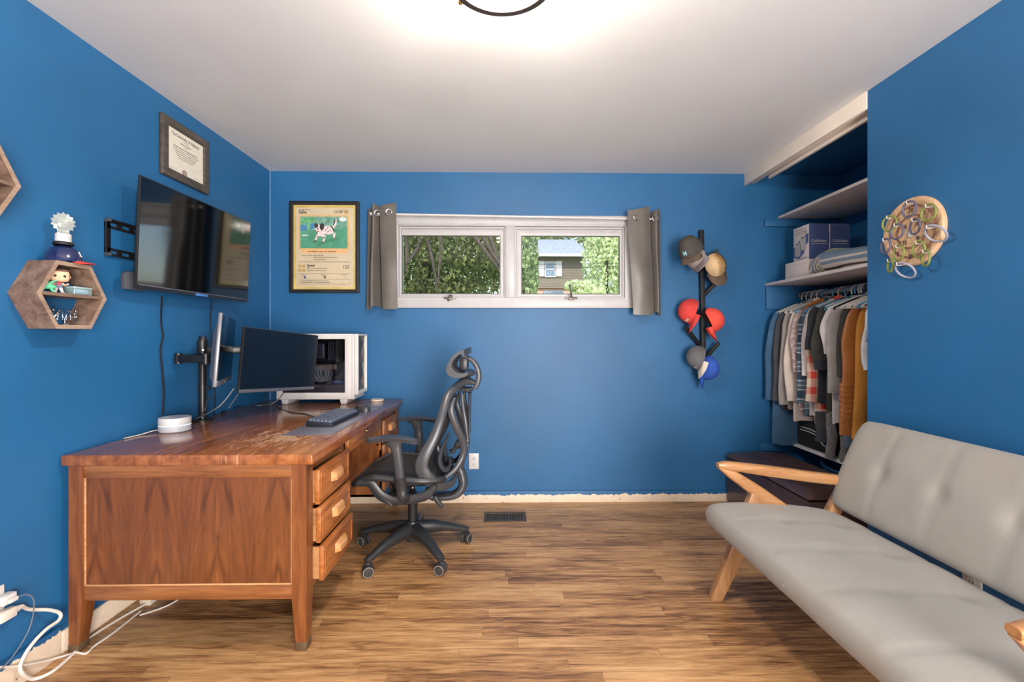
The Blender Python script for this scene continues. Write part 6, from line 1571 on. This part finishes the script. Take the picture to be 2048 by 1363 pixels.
rows_ = [ # y, hanger, garment args
 (3.300, H_W, ('hoodie', 'sweatshirt', 'steel blue hoodie hanging lowest at the far left of the closet rod', G_BLUE, .440, dict(sleeve=.62, hw=.235, out=.06, seed=2, flare=.02, th=.03))),
 (3.252, H_W, ('suit_jacket', 'jacket', 'charcoal suit jacket at the far left of the closet rod', G_CHAR, .700, dict(sleeve=.62, hw=.215, seed=3, out=.050))),
 (3.196, H_W, ('suit_jacket', 'jacket', 'light grey suit jacket beside the charcoal one', G_GREY, .715, dict(sleeve=.64, hw=.205, seed=4, collar=G_GREY))),
 (3.140, H_W, ('dress_shirt', 'shirt', 'cream dress shirt hanging beside the light grey jacket', G_CREAM, .640, dict(sleeve=.60, hw=.200, seed=5, collar=G_CREAM, cuff=G_CREAM))),
 (3.085, H_B, ('patterned_shirt', 'shirt', 'paisley patterned shirt squeezed behind the blue plaid shirt', G_PAIS, .720, dict(sleeve=.40, hw=.195, seed=6))),
 (3.035, H_O, ('plaid_shirt', 'shirt', 'blue and grey plaid shirt with long sleeves on the closet rod', G_PLB, .690, dict(sleeve=.60, hw=.190, seed=7, collar=G_PLB, cuff=G_PLB))),
 (2.985, H_B, ('white_shirt', 'shirt', 'white shirt peeking out behind the black tee', G_WH, .700, dict(sleeve=.42, hw=.190, seed=8))),
 (2.935, H_W, ('plaid_shirt', 'shirt', 'red and white plaid shirt in the middle of the closet rod', G_PLR, .655, dict(sleeve=.58, hw=.190, seed=9, collar=G_PLR))),
 (2.880, H_B, ('tee_shirt', 'shirt', 'black short sleeved tee in front of the red plaid shirt', G_NAVY, .800, dict(sleeve=.24, hw=.205, seed=10, sl_w=.075))),
 (2.822, H_W, ('rain_jacket', 'jacket', 'dark olive nylon pullover with wide short sleeves', G_OLIVE, .760, dict(sleeve=.36, hw=.190, seed=11, sl_w=.085, out=.05, cuff=G_NAVY))),
 (2.765, H_W, ('white_tee', 'shirt', 'long white tee hanging between dark pullover and grey sweater', G_WH, .695, dict(sleeve=.26, hw=.200, seed=12, sl_w=.06))),
 (2.715, H_K, ('grey_sweater', 'sweater', 'pale grey sweater with long sleeves in the middle right of the rod', G_LG, .730, dict(sleeve=.50, hw=.195, seed=13, sl_w=.062, out=.055))),
 (2.665, H_W, ('grey_shirt', 'shirt', 'dark grey shirt between the grey sweater and tan leather jacket', G_DG, .800, dict(sleeve=.40, hw=.190, seed=14))),
 (2.615, H_W, None),
 (2.560, H_W, ('mustard_jacket', 'jacket', 'mustard fleece jacket to the right of the tan leather jacket', G_MUS, .60, dict(sleeve=.74, hw=.165, seed=16, sl_w=.050, cuff=G_MUS))),
 (2.500, H_W, None)]
first = None
lab = {0: 'far left', 15: 'nearest'}
names = {id(H_W): 'white plastic', id(H_B): 'blue plastic', id(H_K): 'black plastic', id(H_O): 'wooden'}
for k, (y, hm, g) in enumerate(rows_):
    what = ('carrying the '+{'hoodie': 'steel blue hoodie'}.get(g[0], g[2].split(' hanging')[0].split(' at ')[0].split(' beside')[0].split(' squeezed')[0].split(' peeking')[0].split(' in ')[0].split(' with ')[0].split(' between')[0].split(' to the')[0])) if g else ('carrying the tan leather jacket' if k == 13 else 'carrying the jersey nearest the opening')
    hanger(y, hm, names[id(hm)]+' clothes hanger '+what, hm is H_O)
    if g:
        nm, cat, lb, m, zb, kw = g; garment(nm, cat, lb, y, m, zb, **kw)
# extra hangers bunched on the near part of the rod
for k, (y, hm) in enumerate(((2.59, H_W), (2.53, H_B), (2.64, H_W), (2.74, H_W), (2.79, H_B))):
    hanger(y+.004, hm, names[id(hm)]+' empty hanger, '+('first', 'second', 'third', 'fourth', 'fifth')[(1, 0, 2, 3, 4)[k]]+' of the five empty ones counted from the wall edge')
# tan leather jacket with a ribbed sleeve
t = garment('leather_jacket', 'jacket', 'tan leather jacket with ribbed quilted sleeves near the opening', 2.615, G_LEA, .68, sleeve=.44, hw=.178, seed=15, sl_w=.056, out=.058)
for s in (-1, 1):
    b = B(); xs = XH+s*(.178+.030); n = 40; pts = []; ws = []; ts = []
    for i in range(n+1):
        f_ = i/n; z = .955-.30*f_; pts.append((xs+s*(.006+.006*f_), 2.611, z)); ws.append(.050-.004*f_+(.0022*math.sin(i*PI/2) if f_ < .75 else 0)); ts.append(.0175+(.0055*abs(math.sin(i*PI/4)) if f_ < .75 else .001))
    sweep(b, pts, ws, ts, (1, 0, 0), 18, 0, 2.4); q = part('ribbed_cuff', b, G_LEA, t, ang=70)
    b = B(); ball(b, (xs+s*.01+.012, 2.590, .685), .006, .003, .006); ball(b, (xs+s*.01+.030, 2.592, .685), .006, .003, .006); part('snap', b, M_BRASS, q)
# jersey nearest the opening
t = garment('baseball_jersey', 'shirt', 'white orange and blue jersey nearest the closet opening', 2.500, G_JER, .86, sleeve=.34, hw=.17, seed=17, sl_w=.058, out=.03, sl_mat=G_JER)
e0 = Vector((XH-.178, 2.478, 1.16)); JM = axes(e0, (1, 0, 0), (0, 0, 1), (0, -1, 0))
for nm, poly, m in (('blue_panel', rect(-.005, .075, -.10, -.035), G_ROY), ('orange_panel', rect(.020, .080, -.025, .03), G_ORG), ('red_tag', rect(-.030, .004, .105, .125), hue('red_tag', (196, 66, 56), .6)), ('logo_patch', rect(-.046, .030, .045, .100), G_JER)):
    b = B(); prism(b, poly, -.002, .0022, JM, .0008); q = part(nm, b, m, t)
    if nm == 'logo_patch':
        b = B(); frame2d(b, ell(-.008, .072, .026, .017, 28), ell(-.008, .072, .0235, .0150, 28), .0022, .0030, JM); text_bm(b, 'R', .028, JM @ Matrix.Translation((-.017, .0625, .0024)), 'LEFT', .0003, .0006); part('round_r_logo', b, M_INK, q)
    if nm == 'red_tag':
        b = B(); text_bm(b, 'REDS', .013, JM @ Matrix.Translation((-.028, .110, .0024)), 'LEFT', .0003); part('print', b, M_WHITEP, q)
# trousers and cloths hanging lower
def hang_cloth(name, label, cat, x, y, z0, z1, w_, m, th=.016, seed=1, lean=0.0):
    n = 7; b = B(); pts = [(x+lean*i/(n-1)+.004*math.sin(i*1.7+seed), y+.005*math.sin(i+seed), z1+(z0-z1)*i/(n-1)) for i in range(n)]
    sweep(b, pts, [w_*(1+.06*math.sin(i*1.9+seed)) for i in range(n)], [th*(1+.2*math.sin(i*2.3+seed)) for i in range(n)], (1, 0, 0), 16, 4, 3)
    return solo(name, b, m, label, cat, 'lower clothes in the closet')
hang_cloth('trousers', 'dark charcoal trousers hanging below the red plaid shirt', 'trousers', 2.045, 2.90, .55, .74, .040, G_CHAR, seed=1)
hang_cloth('knit_scarf', 'black and white speckled knit hanging just above the low shelf', 'scarf', 2.065, 2.845, .455, .74, .030, G_SPK, seed=2)
hang_cloth('knit_scarf', 'short black and white speckled knit right of the longer one', 'scarf', 2.125, 2.80, .455, .60, .034, G_SPK, seed=3)
hang_cloth('grey_shorts', 'blue grey shorts hanging below the white tee', 'shorts', 2.115, 2.735, .56, .75, .045, G_TEAL, seed=4)
hang_cloth('black_vest', 'black cloth hanging behind the tan jacket cuff', 'clothing', 2.20, 2.665, .56, .76, .06, G_BLK, seed=5)
# things on the low shelf
ZL = .448
def folded(name, label, cat, x0, x1, y0, y1, layers, m, z0=ZL, grp='folded clothes on the low shelf', th=.022):
    t = thing(name, label, cat, ((x0+x1)/2, (y0+y1)/2, z0), 0, grp)
    for k in range(layers):
        b = B(); e = .004*math.sin(k*2.1+x0*9)
        box(b, x0+e, x1+e, y0-e, y1-e, z0+k*th, z0+(k+1)*th-.001, th*.42, 3)
        part('fold', b, m, t, ang=60)
    return t
t = thing('sports_bag', 'black cloth bag with white stripes at the far end of the low shelf', 'bag', (2.2, 3.10, ZL))
b = B(); box(b, 2.110, 2.33, 2.90, 3.27, ZL, .640, .030, 4); part('bag_body', b, G_BLK, t, ang=60)
b = B(); SM = axes((2.109, 0, 0), (0, -1, 0), (0, 0, 1), (-1, 0, 0))
for z0 in (.565, .585): tube(b, [(2.107, 3.21, z0), (2.106, 3.12, z0+.002), (2.107, 3.05, z0-.006)], .0035, 6, 4)
tube(b, [(2.107, 2.99, .59), (2.104, 3.01, .575), (2.104, 3.00, .53), (2.106, 2.965, .505), (2.107, 2.94, .505)], .0045, 6, 4); part('white_stripe', b, M_WHITEP, t)
folded('folded_shirt', 'folded pale grey and cream cloths on the low shelf', 'folded clothes', 2.13, 2.34, 2.69, 2.79, 4, G_WH)
folded('folded_jeans', 'folded faded blue jeans on the low shelf', 'folded clothes', 2.13, 2.36, 2.60, 2.68, 5, G_DEN)
folded('folded_towel', 'folded burgundy cloth at the near end of the low shelf', 'folded clothes', 2.14, 2.38, 2.48, 2.59, 3, G_BUR)

# ---------------------------------------------------------------- boxes and blanket on the middle shelf
ZM = 1.622
t = thing('storage_box', 'long plain white box under the two toilet-cleaner boxes', 'box', (2.2, 3.05, ZM))
b = B(); box(b, 1.992, 2.37, 2.965, 3.20, ZM, ZM+.117, .002); part('box_body', b, simple('white_carton', (216, 204, 198), .55, var=.02), t)
b = B(); box(b, 1.9915, 2.3705, 2.9645, 3.2005, ZM+.090, ZM+.0915); part('lid_edge', b, simple('carton_crease', (182, 172, 166), .6), t)
M_CBLUE = simple('box_blue_print', (78, 96, 146), .45, var=.06, vs=3); M_CART = simple('white_carton_print', (214, 206, 202), .5, var=.02)
def toilet_box(label, x0):
    y0, y1, z0, z1 = 3.000, 3.160, ZM+.1175, ZM+.1175+.238; x1 = x0+.136
    t = thing('cleaner_box', label, 'box', ((x0+x1)/2, (y0+y1)/2, z0), 0, 'matching cleaner boxes')
    b = B(); box(b, x0, x1, y0, y1, z0, z1, .0015); part('carton', b, M_CART, t)
    b = B(); box(b, x0+.002, x1-.002, y0-.0012, y0, z0+.001, z1-.002); fp = part('front_panel', b, M_CBLUE, t)
    b = B(); TX = axes(((x0+x1)/2, y0-.0014, z0+.118), (1, 0, 0), (0, 0, 1), (0, -1, 0)); text_bm(b, 'Cobiclean', .0255, TX, 'CENTER', .0003, .0005); part('brand_print', b, M_WHITEP, fp)
    b = B(); box(b, x0+.014, x1-.014, y0-.0020, y0-.0012, z0+.104, z0+.107); part('brand_line', b, M_WHITEP, fp)
    LM = axes((x0-.0006, (y0+y1)/2, z0), (0, -1, 0), (0, 0, 1), (-1, 0, 0))
    b = B(); prism(b, [(-.078, .035), (-.02, .020), (.03, .05), (.05, .10), (.078, .12), (.078, .180), (.03, .165), (-.03, .135), (-.078, .10)], 0, .0006, LM); bl = part('side_wave', b, M_CBLUE, t)
    b = B()
    for cx, cz in ((-.032, .085), (.022, .120)):
        prism(b, [(cx-.030, cz-.035), (cx-.024, cz-.045), (cx, cz-.050), (cx+.024, cz-.045), (cx+.030, cz-.035), (cx+.030, cz+.035), (cx-.030, cz+.035)], .0008, .0016, LM); prism(b, ell(cx, cz+.036, .030, .011, 20), .0008, .0018, LM)
    cp_ = part('printed_roll', b, hue('printed_cup_grey', (176, 174, 172), .5), bl)
    b = B()
    for cx, cz in ((-.032, .085), (.022, .120)): prism(b, ell(cx, cz+.037, .017, .005, 18), .0018, .0024, LM)
    for z in (.215, .198, .183): box(b, -.068, .050, z, z+.003, 0, .0008, M=LM)
    box(b, -.03, .07, .018, .021, 0, .0008, M=LM); frame2d(b, ell(.052, .192, .011, .013, 20), ell(.052, .192, .009, .011, 20), .0004, .0012, LM); prism(b, ell(.052, .192, .004, .005, 12), .0004, .0012, LM)
    part('small_print', b, M_INKG, t)
    return t
toilet_box('left of the two blue and white cleaner boxes on the middle shelf', 2.026)
toilet_box('right of the two blue and white cleaner boxes on the middle shelf', 2.168)
# striped blanket, folded in a soft heap
tb = NT('striped_blanket_cloth'); uv = tb.node('ShaderNodeAttribute'); uv.attribute_name = 'stripe'
nz = tb.noise(tb.coords(), 90, 3)
sv = tb.math('FRACT', tb.math('ADD', tb.math('MULTIPLY', uv.outputs['Fac'], 1.0), 0))
cr = tb.node('ShaderNodeValToRGB'); cr.color_ramp.interpolation = 'CONSTANT'; el = cr.color_ramp.elements
st = [(0, (206, 192, 176)), (.10, (72, 60, 54)), (.16, (212, 200, 186)), (.28, (122, 142, 158)), (.40, (214, 204, 194)), (.48, (120, 142, 160)), (.78, (168, 180, 122)), (.86, (210, 202, 184)), (.90, (70, 66, 66)), (.94, (196, 198, 160))]
el[0].position = 0; el[0].color = lin(st[0][1]); el[1].position = st[1][0]; el[1].color = lin(st[1][1])
for p_, c_ in st[2:]:
    e_ = el.new(p_); e_.color = lin(c_)
tb.link(sv, cr.inputs[0]); tb.color(tb.mix(tb.math('MULTIPLY', nz, .18), cr.outputs[0], (90, 90, 96))); tb.set(Roughness=.95)
t = thing('striped_blanket', 'folded blue white green and black striped blanket on the middle shelf', 'blanket', (2.14, 2.66, ZM))
bm_ = bmesh.new(); N = 40; secs = 30; RVs = []
lay = bm_.verts.layers.float.new('stripe')
for i in range(secs+1):
    f_ = i/secs; y = 2.955-.60*f_; hgt = (.150*math.sin(PI*min(1, (.06+f_)*1.6)/1)**.45 if f_ < .30 else .142-.050*(f_-.30)/.7) if f_ > 0 else .05
    hgt = max(.045, hgt); hw_ = .135*(.72+.28*math.sin(PI*min(1, .15+f_*1.2)))
    ring = []
    for k in range(N):
        a = 2*PI*k/N; ca, sa = math.cos(a), math.sin(a)
        x = 2.105+hw_*math.copysign(abs(ca)**.7, ca); z = ZM+.004+hgt*(.5+.5*math.copysign(abs(sa)**.8, sa))
        n_ = noise.noise(Vector((x*9, y*7, z*9)))
        v_ = bm_.verts.new((x+.010*n_, y, max(ZM+.002, z+.010*n_*(1 if sa > -.3 else 0))))
        v_[lay] = (z-ZM)/.16*.95+.05*n_+(.0 if f_ > .2 else (.2-f_)*3.4+.4*ca); ring.append(v_)
    RVs.append(ring)
for i in range(secs):
    for k in range(N): bm_.faces.new((RVs[i][k], RVs[i][(k+1) % N], RVs[i+1][(k+1) % N], RVs[i+1][k]))
bm_.faces.new(RVs[0][::-1]); bm_.faces.new(RVs[-1])
part('folded_cloth', bm_, tb.m, t, ang=80)
b = B()
for k in range(16):
    a = R(-5+13*k); x = 2.02+.006*k; tube(b, [(x-.03, 2.935+.012*math.sin(k), ZM+.012+.005*k), (x-.050, 2.955, ZM+.006+.0035*k), (x-.062, 2.965, ZM+.003+.002*k)], .003, 5, 3)
part('fringe', b, simple('blanket_fringe', (176, 170, 150), .9, var=.3, vs=60), t)
